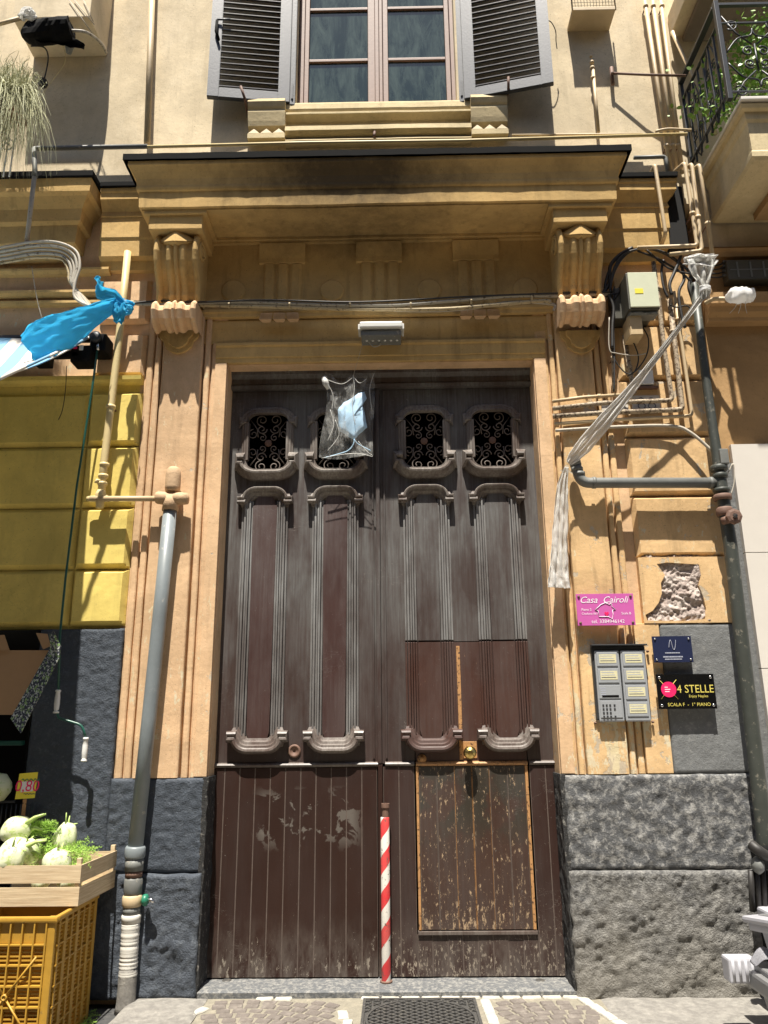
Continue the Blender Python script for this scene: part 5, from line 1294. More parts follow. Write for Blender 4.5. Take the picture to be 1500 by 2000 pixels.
# ================================================================ PLASTIC SHEETS
def ribbon(path, widths, across, folds=5, depth=.03, n=5, m=18, seed=0.0):
    """crumpled strip: path points, half widths, direction across; pleated along its length"""
    P = smooth_path(path, n); k = len(P) - 1; bm = BM(); rows = []
    for i, p in enumerate(P):
        t = i / k * (len(widths) - 1); j = min(int(t), len(widths) - 2); w_ = widths[j] * (1 - (t - j)) + widths[j + 1] * (t - j)
        d = (P[min(i + 1, k)] - P[max(i - 1, 0)]).normalized(); ac = (across - d * across.dot(d)).normalized(); nn = d.cross(ac).normalized(); row = []
        for q in range(m + 1):
            u = q / m * 2 - 1
            ph = folds * u * PI + 1.5 * noise.noise((u * 2, i * .08, seed))
            off = depth * math.sin(ph) * (.6 + .6 * noise.noise((i * .2, u, seed + 4))) + depth * .8 * noise.noise((u * 4, i * .35, seed + 8))
            row.append(bm.verts.new(p + ac * (u * w_ * (1 + .10 * noise.noise((i * .4, u * 1.5, seed + 2)))) + nn * off))
        rows.append(row)
    for i in range(k):
        for q in range(m): bm.faces.new((rows[i][q], rows[i + 1][q], rows[i + 1][q + 1], rows[i][q + 1]))
    bmesh.ops.solidify(bm, geom=list(bm.faces), thickness=.0012)
    return bm
AC = Vector((1, 0, .6)).normalized()
ws = thing('white_plastic_wrap', 'long white plastic sheet knotted on the pipes at right, pulled diagonally to the door frame', 'plastic sheet', at(1378, 590, -.3))
kn = at(1376, 566, -.34)
sA, sB = at(1377, 572, -.34), at(1110, 905, -.19)
add('stretched_sheet', ribbon([sA.lerp(sB, t) + Vector((0, 0, -.03 * math.sin(t * PI))) for t in (0, .12, .28, .45, .6, .75, .88, .96, 1)], [.03, .020, .022, .028, .040, .058, .060, .045, .02], AC, 3.4, .012, 5, 22), 'wrap', ws, smooth=True)
add('hanging_end', ribbon([at(1106, 912, -.19), at(1099, 950, -.17), at(1096, 1000, -.16), at(1093, 1060, -.15), at(1092, 1110, -.15), at(1092, 1148, -.15)], [.014, .040, .050, .055, .065, .080], Vector((1, 0, 0)), 3.2, .018, 8, 24, 7.0), 'wrap', ws, smooth=True)
add('knot_loop', ribbon([at(1336, 510, -.30), at(1362, 506, -.36), at(1382, 508, -.36), at(1399, 502, -.30)], [.03, .055, .06, .025], Vector((0, 0, 1)), 1.6, .03, 6, 14, 3.0), 'wrap', ws, smooth=True)
add('gathered_neck', ribbon([at(1368, 505, -.35), at(1370, 530, -.36), at(1375, 556, -.36), at(1376, 585, -.34)], [.11, .085, .035, .04], Vector((1, 0, 0)), 3, .022, 6, 20, 5.0), 'wrap_thin', ws, smooth=True)
bm = BM()
for k in range(4): tube(bm, [kn + Vector((.035 * math.cos(a) , .035 * math.sin(a), .02 - k * .014 + .01 * math.sin(a + k))) for a in [2 * PI * i / 12 for i in range(13)]], .010, 6)
add('knot', fix(bm), 'wrap', ws, smooth=True)
wt = thing('white_plastic_tuft', 'white plastic bag bound round the end of a short pipe under the right balcony', 'plastic bag', at(1440, 580, -.2))
otube('pipe_stub', 'cream_pipe', wt, smooth_path([at(1378, 592, -.14), at(1395, 584, -.2), at(1428, 584, -.26)], 6), .016, 8)
bm = BM(); P = [at(1418, 577, -.27), at(1425, 578, -.28), at(1440, 577, -.3), at(1455, 577, -.3), at(1468, 577, -.3), at(1473, 577, -.3)]; tube(bm, smooth_path(P, 5), [.008, .018, .025, .032, .040, .048, .052, .056, .058, .060, .060, .060, .058, .058, .056, .056, .056, .054, .052, .050, .052, .045, .038, .030, .02, .01][:len(smooth_path(P, 5))], 18)
for v in bm.verts: v.co += Vector((1, .6, 1)) * .018 * noise.noise(v.co * 24) + Vector((0, 0, .012)) * noise.noise(v.co * 60)
add('bunched_bag', fix(bm), 'wrap', wt, smooth=True)
for k in range(3): otube('loose_thread', 'wrap_thin', wt, smooth_path([at(1440 + k * 8, 588, -.29), at(1436 + k * 10, 600, -.28), at(1425 + k * 17, 612, -.26)], 4), .0022, 4)
# blue plastic
bl = thing('blue_plastic_strip', 'sky blue plastic bag tied round the cream pipe, stretched to the striped awning', 'plastic bag', at(235, 600, -.4))
add('stretched_sheet', ribbon([at(243, 590, -.30), at(222, 596, -.40), at(190, 612, -.50), at(140, 638, -.62), at(90, 660, -.72), at(52, 680, -.80)], [.022, .05, .07, .11, .13, .085], Vector((0, -.3, 1)), 1.4, .02, 8, 22, 2.0), 'blue_plastic', bl, smooth=True)
add('top_fold', ribbon([at(240, 592, -.38), at(222, 580, -.40), at(196, 572, -.42), at(190, 556, -.42), at(196, 545, -.40)], [.02, .05, .05, .05, .03], Vector((0, -.4, 1)), 1.2, .02, 6, 14, 6.0), 'blue_plastic', bl, smooth=True)
add('loose_tail', ribbon([at(238, 592, -.40), at(233, 608, -.40), at(232, 622, -.38), at(230, 631, -.38)], [.05, .05, .04, .03], Vector((1, 0, 0)), 2, .02, 6, 14, 9.0), 'blue_plastic', bl, smooth=True)
bm = BM()
for k in range(5):
    c = at(240, 592, -.36); tube(bm, [c + Vector((.042 * math.cos(a) + .01 * math.sin(3 * a + k), .04 * math.sin(a) + .06, .03 - k * .014 + .018 * math.sin(a + k * 2))) for a in [2 * PI * i / 14 for i in range(15)]], .012, 6)
add('knot', fix(bm), 'blue_plastic', bl, smooth=True)
# clear bag with face mask
yb_ = .06
bg_ = thing('clear_plastic_bag', 'clear plastic bag with a pale blue face mask inside, hanging in front of the door', 'plastic bag', at(680, 895, yb_))
out = [(630, 737), (640, 742), (668, 748), (690, 730), (700, 742), (716, 738), (731, 726), (729, 760), (732, 800), (728, 893), (700, 887), (665, 890), (627, 897), (630, 850), (634, 800), (640, 770)]
def film(yoff, seed):
    bm = BM(); bx = [at(a_, b_, yb_) for a_, b_ in out]; n = 26; m = 18; g = []
    for i in range(n + 1):
        t = i / n; row = []
        py_ = 733 + t * 160
        xl = 634 - 5 * t + 6 * math.sin(t * 5); xr = 730 + 2 * math.sin(t * 6)
        for j in range(m + 1):
            u = j / m
            pyy = py_ + (1 - t) * (-6 * math.cos(u * 9) + (-9 if u > .93 else 0) + (6 if .2 < u < .5 else 0)) + t * (4 * math.sin(u * 5))
            p = at(xl + (xr - xl) * u, pyy, yb_ + yoff * math.sin(u * PI) * (.4 + .6 * math.sin(t * PI)))
            e_ = noise.noise((u * 5, t * 7, seed)) * .02 + noise.noise((u * 13, t * 16, seed + 3)) * .008
            row.append(bm.verts.new((p.x, p.y + e_, p.z)))
        g.append(row)
    for i in range(n):
        for j in range(m): bm.faces.new((g[i][j], g[i][j + 1], g[i + 1][j + 1], g[i + 1][j]))
    return fix(bm)
add('front_film', film(-.035, 1.0), 'bag', bg_, smooth=True); add('back_film', film(.03, 4.0), 'bag', bg_, smooth=True)
cr = BM()
for L_ in ([(690, 732), (692, 760), (688, 790), (694, 830)], [(690, 735), (702, 748), (716, 740)], [(634, 740), (650, 770), (648, 800)], [(731, 728), (722, 760), (726, 800)], [(640, 880), (662, 850), (655, 820)], [(700, 862), (715, 880), (728, 890)], [(628, 895), (665, 888), (700, 886), (728, 892)], [(640, 742), (668, 750), (688, 738)], [(645, 800), (652, 830), (640, 860)]):
    tube(cr, smooth_path([at(a_, b_, yb_ - .04) for a_, b_ in L_], 5), .0022, 5)
add('crease', fix(cr), 'wrap_thin', bg_, smooth=True, kind='stuff')
c = at(638, 750, yb_ - .02); otube('knotted_corner', 'wrap_thin', bg_, [at(633, 738, yb_ - .02), at(636, 748, yb_ - .03), at(641, 760, yb_ - .02)], [.022, .026, .012], 10)
otube('string', 'cable_light', bg_, [at(690, 733, yb_), at(700, 700, -.02), at(712, 660, -.12)], .0015, 4)
mk = [(712, 766), (716, 778), (708, 792), (712, 806), (717, 835), (698, 852), (692, 860), (676, 850), (662, 840), (660, 800), (672, 786), (690, 776), (700, 768)]
mbm = BM(); n_ = len(mk)
fr = [mbm.verts.new(at(a_, b_, yb_ - .012)) for a_, b_ in mk]
cv = mbm.verts.new(at(690, 812, yb_ - .035)); cv2 = mbm.verts.new(at(694, 846, yb_ - .03)); 
for i in range(n_): mbm.faces.new((fr[i], fr[(i + 1) % n_], cv))
mbm.verts.remove(cv2)
bmesh.ops.subdivide_edges(mbm, edges=list(mbm.edges), cuts=3, use_grid_fill=True)
for v in mbm.verts: v.co.y += .007 * noise.noise((v.co.x * 16, 3, v.co.z * 42)) + .004 * math.sin(v.co.z * 150)
bmesh.ops.solidify(mbm, geom=list(mbm.faces), thickness=.002)
fm = add('face_mask', fix(mbm), 'mask', smooth=True, label='pale blue folded face mask inside the clear plastic bag', cat='face mask')
otube('ear_loop', 'mask', fm, smooth_path([at(692, 858, yb_ - .02), at(690, 868, yb_ - .02), at(680, 880, yb_ - .02), at(660, 887, yb_ - .02), at(634, 894, yb_ - .02)], 5), .004, 6)
otube('ear_loop', 'mask', fm, smooth_path([at(692, 858, yb_ - .02), at(698, 866, yb_ - .02), at(712, 874, yb_ - .02), at(724, 880, yb_ - .02)], 5), .003, 6)
# ================================================================ AWNING AND CRANK
aw = thing('awning', 'blue and white striped shop awning with black folding gear at the left edge', 'awning', (-2.3, -.1, 4.3))
A0 = at(178, 657, -.14); slope = -.77; AXR = A0.x; ay1 = -1.30
def aw_pt(x, y): return Vector((x, y, A0.z + (y + .14) * -slope * 1.0 if False else A0.z - (-.14 - y) * .77))
bm = BM(); nx, ny = 60, 24; g = []
for i in range(nx + 1):
    row = []
    for j in range(ny + 1):
        x = AXR - (i / nx) * 4.2; y = -.14 + (ay1 + .14) * j / ny; p = aw_pt(x, y); p.z += .015 * noise.noise((x * 3, y * 2, 1)) - .03 * math.sin(j / ny * PI); row.append(bm.verts.new(p))
    g.append(row)
for i in range(nx):
    for j in range(ny): bm.faces.new((g[i][j], g[i][j + 1], g[i + 1][j + 1], g[i + 1][j]))
fix(bm); bmesh.ops.solidify(bm, geom=list(bm.faces), thickness=.003)
add('cloth', bm, 'awning', aw, smooth=True)
otube('hem', 'awning', aw, [aw_pt(AXR, -.14), aw_pt(AXR, ay1)], .010, 8)
otube('roller', 'iron', aw, [(AXR - 4.2, -.13, A0.z - .01), (AXR + .0, -.13, A0.z - .01)], .035, 14)
gh = at(195, 668, -.16)
obox('gear_box', 'black', aw, gh.x - .06, gh.x + .06, -.20, -.04, gh.z - .09, gh.z + .05, .015); olathe('gear_cap', 'iron', aw, [(.0001, 0), (.04, 0), (.045, -.03), (.02, -.04), (.0001, -.04)], (gh.x - .01, -.20, gh.z + .01), 'Y', 12)
pa, pb = at(185, 692, -.15), at(60, 716, -.15)
obox('arm', 'black', aw, pb.x - .6, pa.x, -.17, -.13, pa.z - .03, pa.z + .02, .006); obox('arm', 'black', aw, pb.x - .3, pa.x - .08, -.24, -.20, pa.z - .06, pa.z - .02, .006)
obox('joint', 'black', aw, pa.x - .42, pa.x - .31, -.25, -.12, pa.z - .10, pa.z - .02, .01); obox('joint', 'black', aw, pa.x - .14, pa.x - .0, -.24, -.10, pa.z - .10, pa.z + .03, .01)
for k in range(5): obox('tape_remnant', ('peach_pipe', 'white_plastic', 'rust', 'crimson', 'white_plastic')[k], aw, pa.x - .26 + k * .045, pa.x - .23 + k * .045, -.245, -.225, pa.z - .012 + .012 * (k % 2), pa.z + .018 + .01 * (k % 3), .004)
ck = thing('awning_crank', 'dark green awning crank rod with two cream handles hanging over the yellow wall', 'crank', at(167, 1480, -.25))
yk = -.15
otube('rod', 'green_paint', ck, [at(191, 676, -.19), at(180, 760, -.18), at(150, 950, -.17), at(128, 1130, -.16), at(117, 1240, yk), at(114, 1348, yk)], .0085, 8)
otube('hook', 'chrome', ck, [at(191, 668, -.2), at(191, 684, -.2)], .012, 8)
hp = [(.012, .0), (.018, -.004), (.018, -.012), (.013, -.018), (.017, -.05), (.018, -.09), (.016, -.125), (.013, -.135), (.019, -.140), (.019, -.150)]
q = at(114, 1347, yk); olathe('handle', 'white_plastic', ck, hp, (q.x, yk, q.z), 'Z', 12)
otube('crank_arm', 'green_paint', ck, elbowed([at(112, 1386, yk), at(113, 1402, yk), at(160, 1416, yk), at(168, 1442, yk)], .035, 5), .0085, 8)
q = at(168, 1440, yk); olathe('handle', 'white_plastic', ck, hp, (q.x, yk, q.z), 'Z', 12)
# ================================================================ SHOP FRONT CONTENTS
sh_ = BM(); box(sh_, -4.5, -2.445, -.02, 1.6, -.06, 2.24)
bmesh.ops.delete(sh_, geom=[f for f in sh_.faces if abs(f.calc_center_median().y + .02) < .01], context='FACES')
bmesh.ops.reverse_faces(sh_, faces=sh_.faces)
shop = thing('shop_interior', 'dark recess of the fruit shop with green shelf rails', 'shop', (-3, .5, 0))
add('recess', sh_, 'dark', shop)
for z in (1.48, .9): obox('shelf_rail', 'green_paint', shop, -4.2, -2.47, -.05, .0, z, z + .03, .004)
for k in range(9):
    q = at(8 + k * 9, 1570, -.02); otube('rack_bar', 'iron', shop, [Vector((q.x, -.04, q.z)), Vector((q.x, -.04, q.z - .12))], .005, 6)
obox('rack_top', 'iron', shop, -4, -2.47, -.05, -.035, AZ(50, 1568, -.04), AZ(50, 1563, -.04), .002)
cbx = thing('cardboard_box', 'brown carton with leafy printed rim leaning in the shop opening at left', 'box', at(50, 1400, -.35))
F = [at(-80, 1395, -.30), at(20, 1410, -.30), at(96, 1258, -.42), at(96, 1238, -.42), at(-80, 1238, -.42)]
def face_slab(pts, th, nrm):
    bm = BM(); a_ = [bm.verts.new(p) for p in pts]; b_ = [bm.verts.new(p + nrm * th) for p in pts]
    bm.faces.new(a_); bm.faces.new(b_[::-1]); n = len(pts)
    for i in range(n): bm.faces.new((a_[i], b_[i], b_[(i + 1) % n], a_[(i + 1) % n]))
    return fix(bm)
add('side', face_slab([at(-80, 1396, -.28), at(24, 1396, -.28), at(98, 1270, -.28), at(-80, 1270, -.28)], .006, Vector((0, 1, 0))), 'cardboard', cbx)
add('rim', face_slab([at(20, 1403, -.30), at(40, 1432, -.36), at(115, 1285, -.36), at(100, 1262, -.30)], .01, Vector((0, 1, 0))), 'pattern', cbx)
add('rim', face_slab([at(98, 1266, -.30), at(115, 1288, -.36), at(118, 1262, -.36), at(104, 1232, -.36), at(97, 1240, -.33)], .01, Vector((0, 1, 0))), 'pattern', cbx)
add('flap', face_slab([at(70, 1236, -.30), at(92, 1238, -.30), at(98, 1262, -.30), at(84, 1268, -.30)], .006, Vector((0, 1, 0))), 'cardboard', cbx)
add('flap', face_slab([at(-10, 1240, -.30), at(8, 1240, -.30), at(18, 1270, -.30), at(-10, 1270, -.30)], .006, Vector((0, 1, 0))), 'cardboard', cbx)
# yellow plastic crate
def lattice_crate(root, x0, x1, y0, y1, z0, z1, m, th=.012):
    t = .014
    for (nm, a, b) in (('corner_post', x0, y0), ('corner_post', x1 - .045, y0), ('corner_post', x0, y1 - .03), ('corner_post', x1 - .03, y1 - .03)):
        obox(nm, m, root, a, a + (.045 if b == y0 else .03), b, b + .03, z0, z1, .010)
    rh = .03
    obox('rim', m, root, x0 - .01, x1 + .012, y0 - .012, y0 + .016, z1 - rh, z1, .010); obox('rim', m, root, x1 - .016, x1 + .012, y0 + .017, y1, z1 - rh, z1, .010)
    obox('rim', m, root, x0 - .01, x1 - .02, y1 - .02, y1, z1 - rh, z1, .006)
    # front lattice
    zs = z1 - rh
    obox('front_panel', m, root, x0 + .046, x1 - .046, y0 + .010, y0 + .016, zs - .10, zs, .001)
    k = 0; z = zs - .105
    while z > z0 + .02:
        big = (k % 5 == 0)
        obox('front_rib' if big else 'front_slat', m, root, x0 + .04, x1 - .04, y0 - (.006 if big else -.008), y0 + .016, z - (.006 if big else .004), z + (.003 if big else .004), .001); z -= .0195; k += 1
    n = int((x1 - x0 - .09) / .062)
    for i in range(n + 1):
        x = x0 + .045 + (x1 - x0 - .09) * i / n; obox('front_rib', m, root, x - .004, x + .004, y0 - .008, y0 + .012, z0 + .01, zs, .001)
    cx, cz = (x0 + x1) / 2 + .07, (z0 + zs) / 2 - .03
    for a in (R_(52), R_(128), R_(232), R_(308)):
        L_ = .24; e = Vector((cx + L_ * math.cos(a), y0 - .006, cz + L_ * math.sin(a))); otube('brace', m, root, [(cx, y0 - .006, cz), e], .006, 4)
    olathe('hub', m, root, [(.016, .01), (.016, -.016), (.008, -.016), (.008, .0)], (cx, y0, cz), 'Y', 14)
    # side lattice
    z = zs - .02; k = 0
    while z > z0 + .01:
        big = (k % 5 == 0); obox('side_rib' if big else 'side_slat', m, root, x1 - .014, x1 + (.008 if big else -.004), y0 + .03, y1 - .03, z - .004, z + .004, .001); z -= .0195; k += 1
    for i in range(7):
        y = y0 + .05 + (y1 - y0 - .1) * i / 6; w_ = .018 if i % 2 else .010; obox('side_post', m, root, x1 - .013, x1 + .007, y - w_, y + w_, z0 + .01, zs, .002)
    obox('back_panel', m, root, x0, x1, y1 - .012, y1, z0, z1 - .03, .002); obox('left_panel', m, root, x0, x0 + .01, y0, y1, z0, z1 - .03, .002)
    obox('base', m, root, x0, x1, y0, y1, z0, z0 + .012, .002)
yc = thing('yellow_crate', 'ochre yellow plastic crate with lattice sides standing under the wooden crate', 'crate', (-2.05, -.6, -.05))
P1 = at(110, 1790, -.80); P2 = at(186, 1768, -.25)
lattice_crate(yc, P1.x - .60, P1.x, -.80, -.20, -.05, P1.z, 'crate_yellow')
# wooden crate
wc = thing('wooden_crate', 'shallow pale wooden crate full of fennel on the yellow crate', 'crate', (-2.0, -.4, P1.z + .01))
fz0 = P1.z + .012; fz1 = AZ(150, 1690, -.62); wx1 = AX(153, 1735, -.62); wx0 = wx1 - .62; wy0, wy1 = -.62, -.10
def wslat(nm, p0, p1, z0, z1, th=.006):
    p0 = Vector(p0); p1 = Vector(p1); d = (p1 - p0).normalized(); nn = Vector((-d.y, d.x, 0)) * th
    add(nm, face_slab([Vector((p0.x, p0.y, z0)), Vector((p1.x, p1.y, z0)), Vector((p1.x, p1.y, z1)), Vector((p0.x, p0.y, z1))], 1, nn), 'veneer', wc)
hh = fz1 - fz0
wxb = wx1 + .02
for s0, s1 in ((0, .46), (.56, 1.0)):
    wslat('slat', (wx0, wy0, 0), (wx1, wy0, 0), fz0 + hh * s0, fz0 + hh * s1)
    wslat('slat', (wx1 + .006, wy0, 0), (wxb + .006, wy1, 0), fz0 + hh * s0, fz0 + hh * s1)
    wslat('slat', (wx0, wy1, 0), (wxb, wy1, 0), fz0 + hh * s0, fz0 + hh * s1 * .98)
for x, y in ((wx1 - .026, wy0 + .008), (wxb - .026, wy1 - .03), (wx0 + .01, wy0 + .008)):
    obox('corner_post', 'veneer', wc, x, x + .026, y, y + .026, fz0, fz1 + .035, .002)
obox('base_board', 'veneer', wc, wx0, wx1, wy0 + .01, wy1, fz0 - .004, fz0 + .004, .001)
# fennel
def fennel(x, y, z, r, label, tilt=0.0, elong=1.0, azm=0.0, sk=1.0):
    root = thing('fennel', label, 'fennel', (x, y, z), 'fennel bulbs in the wooden crate')
    rotm = Matrix.Rotation(azm, 3, 'Z') @ Matrix.Rotation(tilt, 3, 'Y'); C_ = Vector((x, y, z))
    bm = BM(); rows = []
    for i in range(13):
        t = i / 12; rr = r * (math.sin(PI * (t * .80 + .06)) ** .7) * (1 - .12 * t); h = (t - .35) * r * 2.3 * elong
        rows.append([bm.verts.new(C_ + rotm @ Vector((rr * (1 + .12 * abs(math.cos(2.5 * a + 2 * t)) + .03 * math.cos(9 * a)) * math.cos(a), rr * .8 * (1 + .06 * math.cos(4 * a)) * math.sin(a), h))) for a in [2 * PI * k / 22 for k in range(22)]])
    for i in range(12):
        for k in range(22): bm.faces.new((rows[i][k], rows[i][(k + 1) % 22], rows[i + 1][(k + 1) % 22], rows[i + 1][k]))
    bm.faces.new(rows[0][::-1]); bm.faces.new(rows[-1])
    add('bulb', fix(bm), 'fennel', root, smooth=True)
    for k in range(3):
        a = k * 2.1; b0 = C_ + rotm @ Vector((r * .3 * math.cos(a), r * .3 * math.sin(a), r * 1.25 * elong)); b1 = C_ + rotm @ Vector((r * .7 * math.cos(a), r * .6 * math.sin(a), r * ((2.3 if sk > .9 else 1.6) + .3 * k) * elong))
        otube('stalk', 'stalk', root, [b0, (b0 + b1) / 2 + Vector((0, 0, .01)), b1], [r * .20 * sk, r * .13 * sk, r * .07 * sk], 8)
    return root
FZ = fz1
def fp(px_, py_, y): return at(px_, py_, y)
for (px_, py_, y, r, lab, tl, el, az_) in ((22, 1625, -.42, .062, 'white fennel bulb at the upper left of the heap, stalks pointing right', R_(70), 1.0, 0), (20, 1664, -.50, .060, 'fennel bulb in the second row, stalks lying right', R_(80), 1.0, .1), (12, 1690, -.56, .066, 'round fennel bulb low at the left, against the front slat', R_(30), .9, 0),
    (123, 1652, -.35, .055, 'upright pale fennel bulb with cut top, tallest on the right', R_(12), 1.25, 0), (108, 1695, -.53, .066, 'broad white fennel bulb in the middle of the crate front', R_(20), .8, 0), (60, 1672, -.45, .05, 'greenish fennel bulb half hidden in the fronds', R_(-20), 1.0, 1),
    (80, 1722, -.50, .055, 'fennel bulb seen through the slat gap', R_(85), 1.0, 2), (130, 1722, -.50, .055, 'fennel bulb low in the right front corner', R_(85), .9, 1)):
    q = fp(px_, py_, y); fennel(q.x, q.y, q.z, r * 1.25, lab, tl, el, az_, 1.0 if py_ in (1625, 1664) else .55)
random.seed(21); bm = BM()
def frond(bm, p, d, L_, n=26):
    for k in range(n):
        t = k / n; c = p + d * L_ * t + Vector((0, 0, -.35 * L_ * t * t)); s_ = L_ * .26 * (1 - t * .6)
        for q in range(3):
            e = Vector((random.uniform(-1, 1), random.uniform(-1, 1), random.uniform(-.4, 1))).normalized() * s_
            w_ = Vector((random.uniform(-1, 1), random.uniform(-1, 1), random.uniform(-1, 1))).normalized() * .0016
            a_, b_, c_, d_ = c - w_, c + w_, c + e + w_ * .4, c + e - w_ * .4
            bm.faces.new([bm.verts.new(x) for x in (a_, b_, c_, d_)])
for k in range(190):
    q = at(random.uniform(40, 195), random.uniform(1655, 1700), random.uniform(-.52, -.22)); 
    if q.x > wx1 - .03: continue
    q.z = min(q.z, FZ + .05); frond(bm, q, Vector((random.uniform(-.6, 1), random.uniform(-.8, .4), random.uniform(.1, .9))).normalized(), random.uniform(.06, .12), 12)
for k in range(16):
    q = at(random.uniform(40, 60), random.uniform(1612, 1640), -.40); frond(bm, q, Vector((1, 0, random.uniform(.1, .8))).normalized(), random.uniform(.12, .22))
add('fennel_fronds', bm, 'frond', kind='stuff', label='feathery green fennel fronds heaped in the wooden crate', cat='greens')
bm = BM()
for k in range(40):
    q = gnd(random.uniform(163, 205), random.uniform(1930, 1948), -.045); frond(bm, q, Vector((random.uniform(-1, 1), random.uniform(-.5, .5), .2)).normalized(), .06, 8)
for k in range(30):
    q = gnd(random.uniform(160, 180), random.uniform(1975, 2010), -.045); frond(bm, q, Vector((random.uniform(-1, 1), random.uniform(-.5, .5), .5)).normalized(), .06, 8)
add('green_trimmings', bm, 'frond', kind='stuff', label='scraps of green fronds on the ground behind the yellow crate', cat='greens')
pt = thing('price_tag', 'yellow price card reading 0,80 on a wooden stick among the fennel', 'price tag', at(48, 1620, -.36))
a, b = at(29, 1561, -.36), at(74, 1508, -.36)
cardbm = face_slab([Vector((a.x, -.36, a.z)), Vector((b.x - .004, -.36, a.z + .006)), Vector((b.x, -.36, b.z)), Vector((a.x + .012, -.36, b.z - .008))], .003, Vector((0, 1, 0)))
add('card', cardbm, 'tag_yellow', pt)
W_, H_ = b.x - a.x, b.z - a.z
plate('white_field', 'card_white', pt, [(a.x + .03, a.z + .04), (b.x - .02, a.z + .045), (b.x - .018, b.z - .05), (a.x + .032, b.z - .055)], -.3612, -.3602)
text('price', '0,80', 'crimson', pt, (a.x + b.x) / 2 + .004, -.3618, a.z + H_ * .47, .092, .1, 'CENTER', .95)
otube('scribble', 'valve_green', pt, smooth_path([(a.x + .03 + k * .009, -.362, b.z - .045 + .008 * math.sin(k * 2.2)) for k in range(13)], 3), .0022, 4)
otube('scribble', 'blue_print', pt, smooth_path([(a.x + .05 + k * .008, -.362, a.z + .03 + .004 * math.sin(k * 2.7)) for k in range(10)], 3), .0015, 4)
q = at(48, 1560, -.355); obox('stick', 'bare_wood', pt, q.x - .010, q.x + .012, -.356, -.350, q.z - .28, q.z + .01, .001)
for k in range(2):
    q = at(4 - k * 20, 1530 - k * 40, -.15); 
# pale melon in shade at far left edge
q = at(-6, 1538, -.10); olathe('melon', 'fennel', None, [(.0001, -.09), (.05, -.08), (.085, -.03), (.09, .0), (.085, .03), (.05, .08), (.0001, .09)], (q.x, q.y, q.z), 'Z', 18, label='pale green round vegetable in shade at the left edge', cat='vegetable')
# ================================================================ RIGHT NEIGHBOUR
nb = thing('neighbouring_building', 'neighbouring building at right with moulded ledge, brown plaster and a pale tiled base', 'building', (3.5, 0, 0))
plate('wall', 'cream', nb, rect(2.46, 7, 5.2, 9.6), .05, .42, label='cream upper wall behind the balcony')
plate('wall', 'brown_wall', nb, rect(2.40, 7, 3.3, 5.2), .03, .42, label='brown plaster wall under the balcony')
obox('shadow_joint', 'black', nb, 2.332, 2.42, .25, .42, 0, 9, 0)
zt = AZ(1440, 868, -.01); 
tz = [zt, AZ(1450, 1080, -.01), AZ(1480, 1306, -.01), AZ(1480, 1306, -.01) - .52, AZ(1480, 1306, -.01) - 1.04, -.1]
for r in range(5):
    for c_ in range(5):
        x0 = 2.452 + c_ * .9 + (0 if r % 2 else -.0); obox('cladding_tile', 'travertine', nb, x0 + .002, x0 + .897, -.02, .02, tz[r + 1] + .003, tz[r] - .002, .001)
obox('base_wall', 'grey_smooth', nb, 2.40, 7, .021, .42, -.1, 3.4, 0)
run('ledge', 'brown_wall', nb, [(.03, 4.50), (-.05, 4.505), (-.055, 4.53), (-.09, 4.56), (-.10, 4.60), (-.13, 4.61), (-.135, 4.70), (.03, 4.74)], 2.40, 7, 20, .003)
run('ledge', 'brown_wall', nb, [(.03, 5.06), (-.04, 5.065), (-.05, 5.10), (-.07, 5.12), (.03, 5.14)], 2.40, 7, 20, .003)
# balcony
BP = -.74; bz = AZ(1370, 340, 0); bx_ = AX(1370, 340, 0)
bal = thing('right_balcony', 'stone balcony at upper right with wrought iron scroll railing and moulded underside', 'balcony', (3.4, -.3, bz - .4))
prof = [(BP, bz), (BP - .012, bz - .02), (BP, bz - .045), (BP + .03, bz - .05), (BP + .034, bz - .11), (BP + .05, bz - .13), (BP + .052, bz - .36), (BP + .04, bz - .38), (BP + .04, bz - .42), (BP + .06, bz - .44)]
bm = BM(); rows = []
for (y, z) in prof:
    ins = y - BP; rows.append([bm.verts.new((bx_ + ins + .0, .03, z)), bm.verts.new((bx_ + ins, y, z)), bm.verts.new((7, y, z))])
for i in range(len(rows) - 1):
    for j in range(2): bm.faces.new((rows[i][j], rows[i][j + 1], rows[i + 1][j + 1], rows[i + 1][j]))
bm.faces.new(rows[0] + [bm.verts.new((7, .03, bz))]); bm.faces.new(rows[-1] + [bm.verts.new((7, .03, prof[-1][1]))])
add('slab', fix(bm), 'sill', bal)
sz_ = prof[-1][1]
run('soffit_panel', 'brown_wall', bal, [(-.08, sz_ - .002), (-.08, sz_ - .06), (-.44, sz_ - .06), (-.47, sz_ - .04), (-.47, sz_ - .002)], bx_ + .32, 7, 1)
add('marble_edge', box(BM(), bx_ - .01, 7, BP - .03, .02, bz + .002, bz + .03, .006), 'travertine', bal)
rb = bz + .035; rt = rb + .86; rx = bx_ - .07; ry = BP + .01
PT = []
obox('corner_post', 'iron', bal, rx - .018, rx + .018, ry - .018, ry + .018, rb, rt + .03, .004)
obox('wall_post', 'iron', bal, rx - .014, rx + .014, -.02, .02, rb, rt, .003)
for z, h in ((rt, .022), (rt - .17, .012), (rb + .07, .012)):
    obox('side_rail', 'iron', bal, rx - h, rx + h, ry + .02, -.0, z - h * .5, z + h * .5, .002)
    obox('front_rail', 'iron', bal, rx + .02, 7, ry - h * .6, ry + h * .6, z - h * .5, z + h * .5, .002)
for k in range(6):
    y = ry + (-ry) * (k + 1) / 7; obox('side_bar', 'iron', bal, rx - .008, rx + .008, y - .008, y + .008, rb, rt - .17, .001)
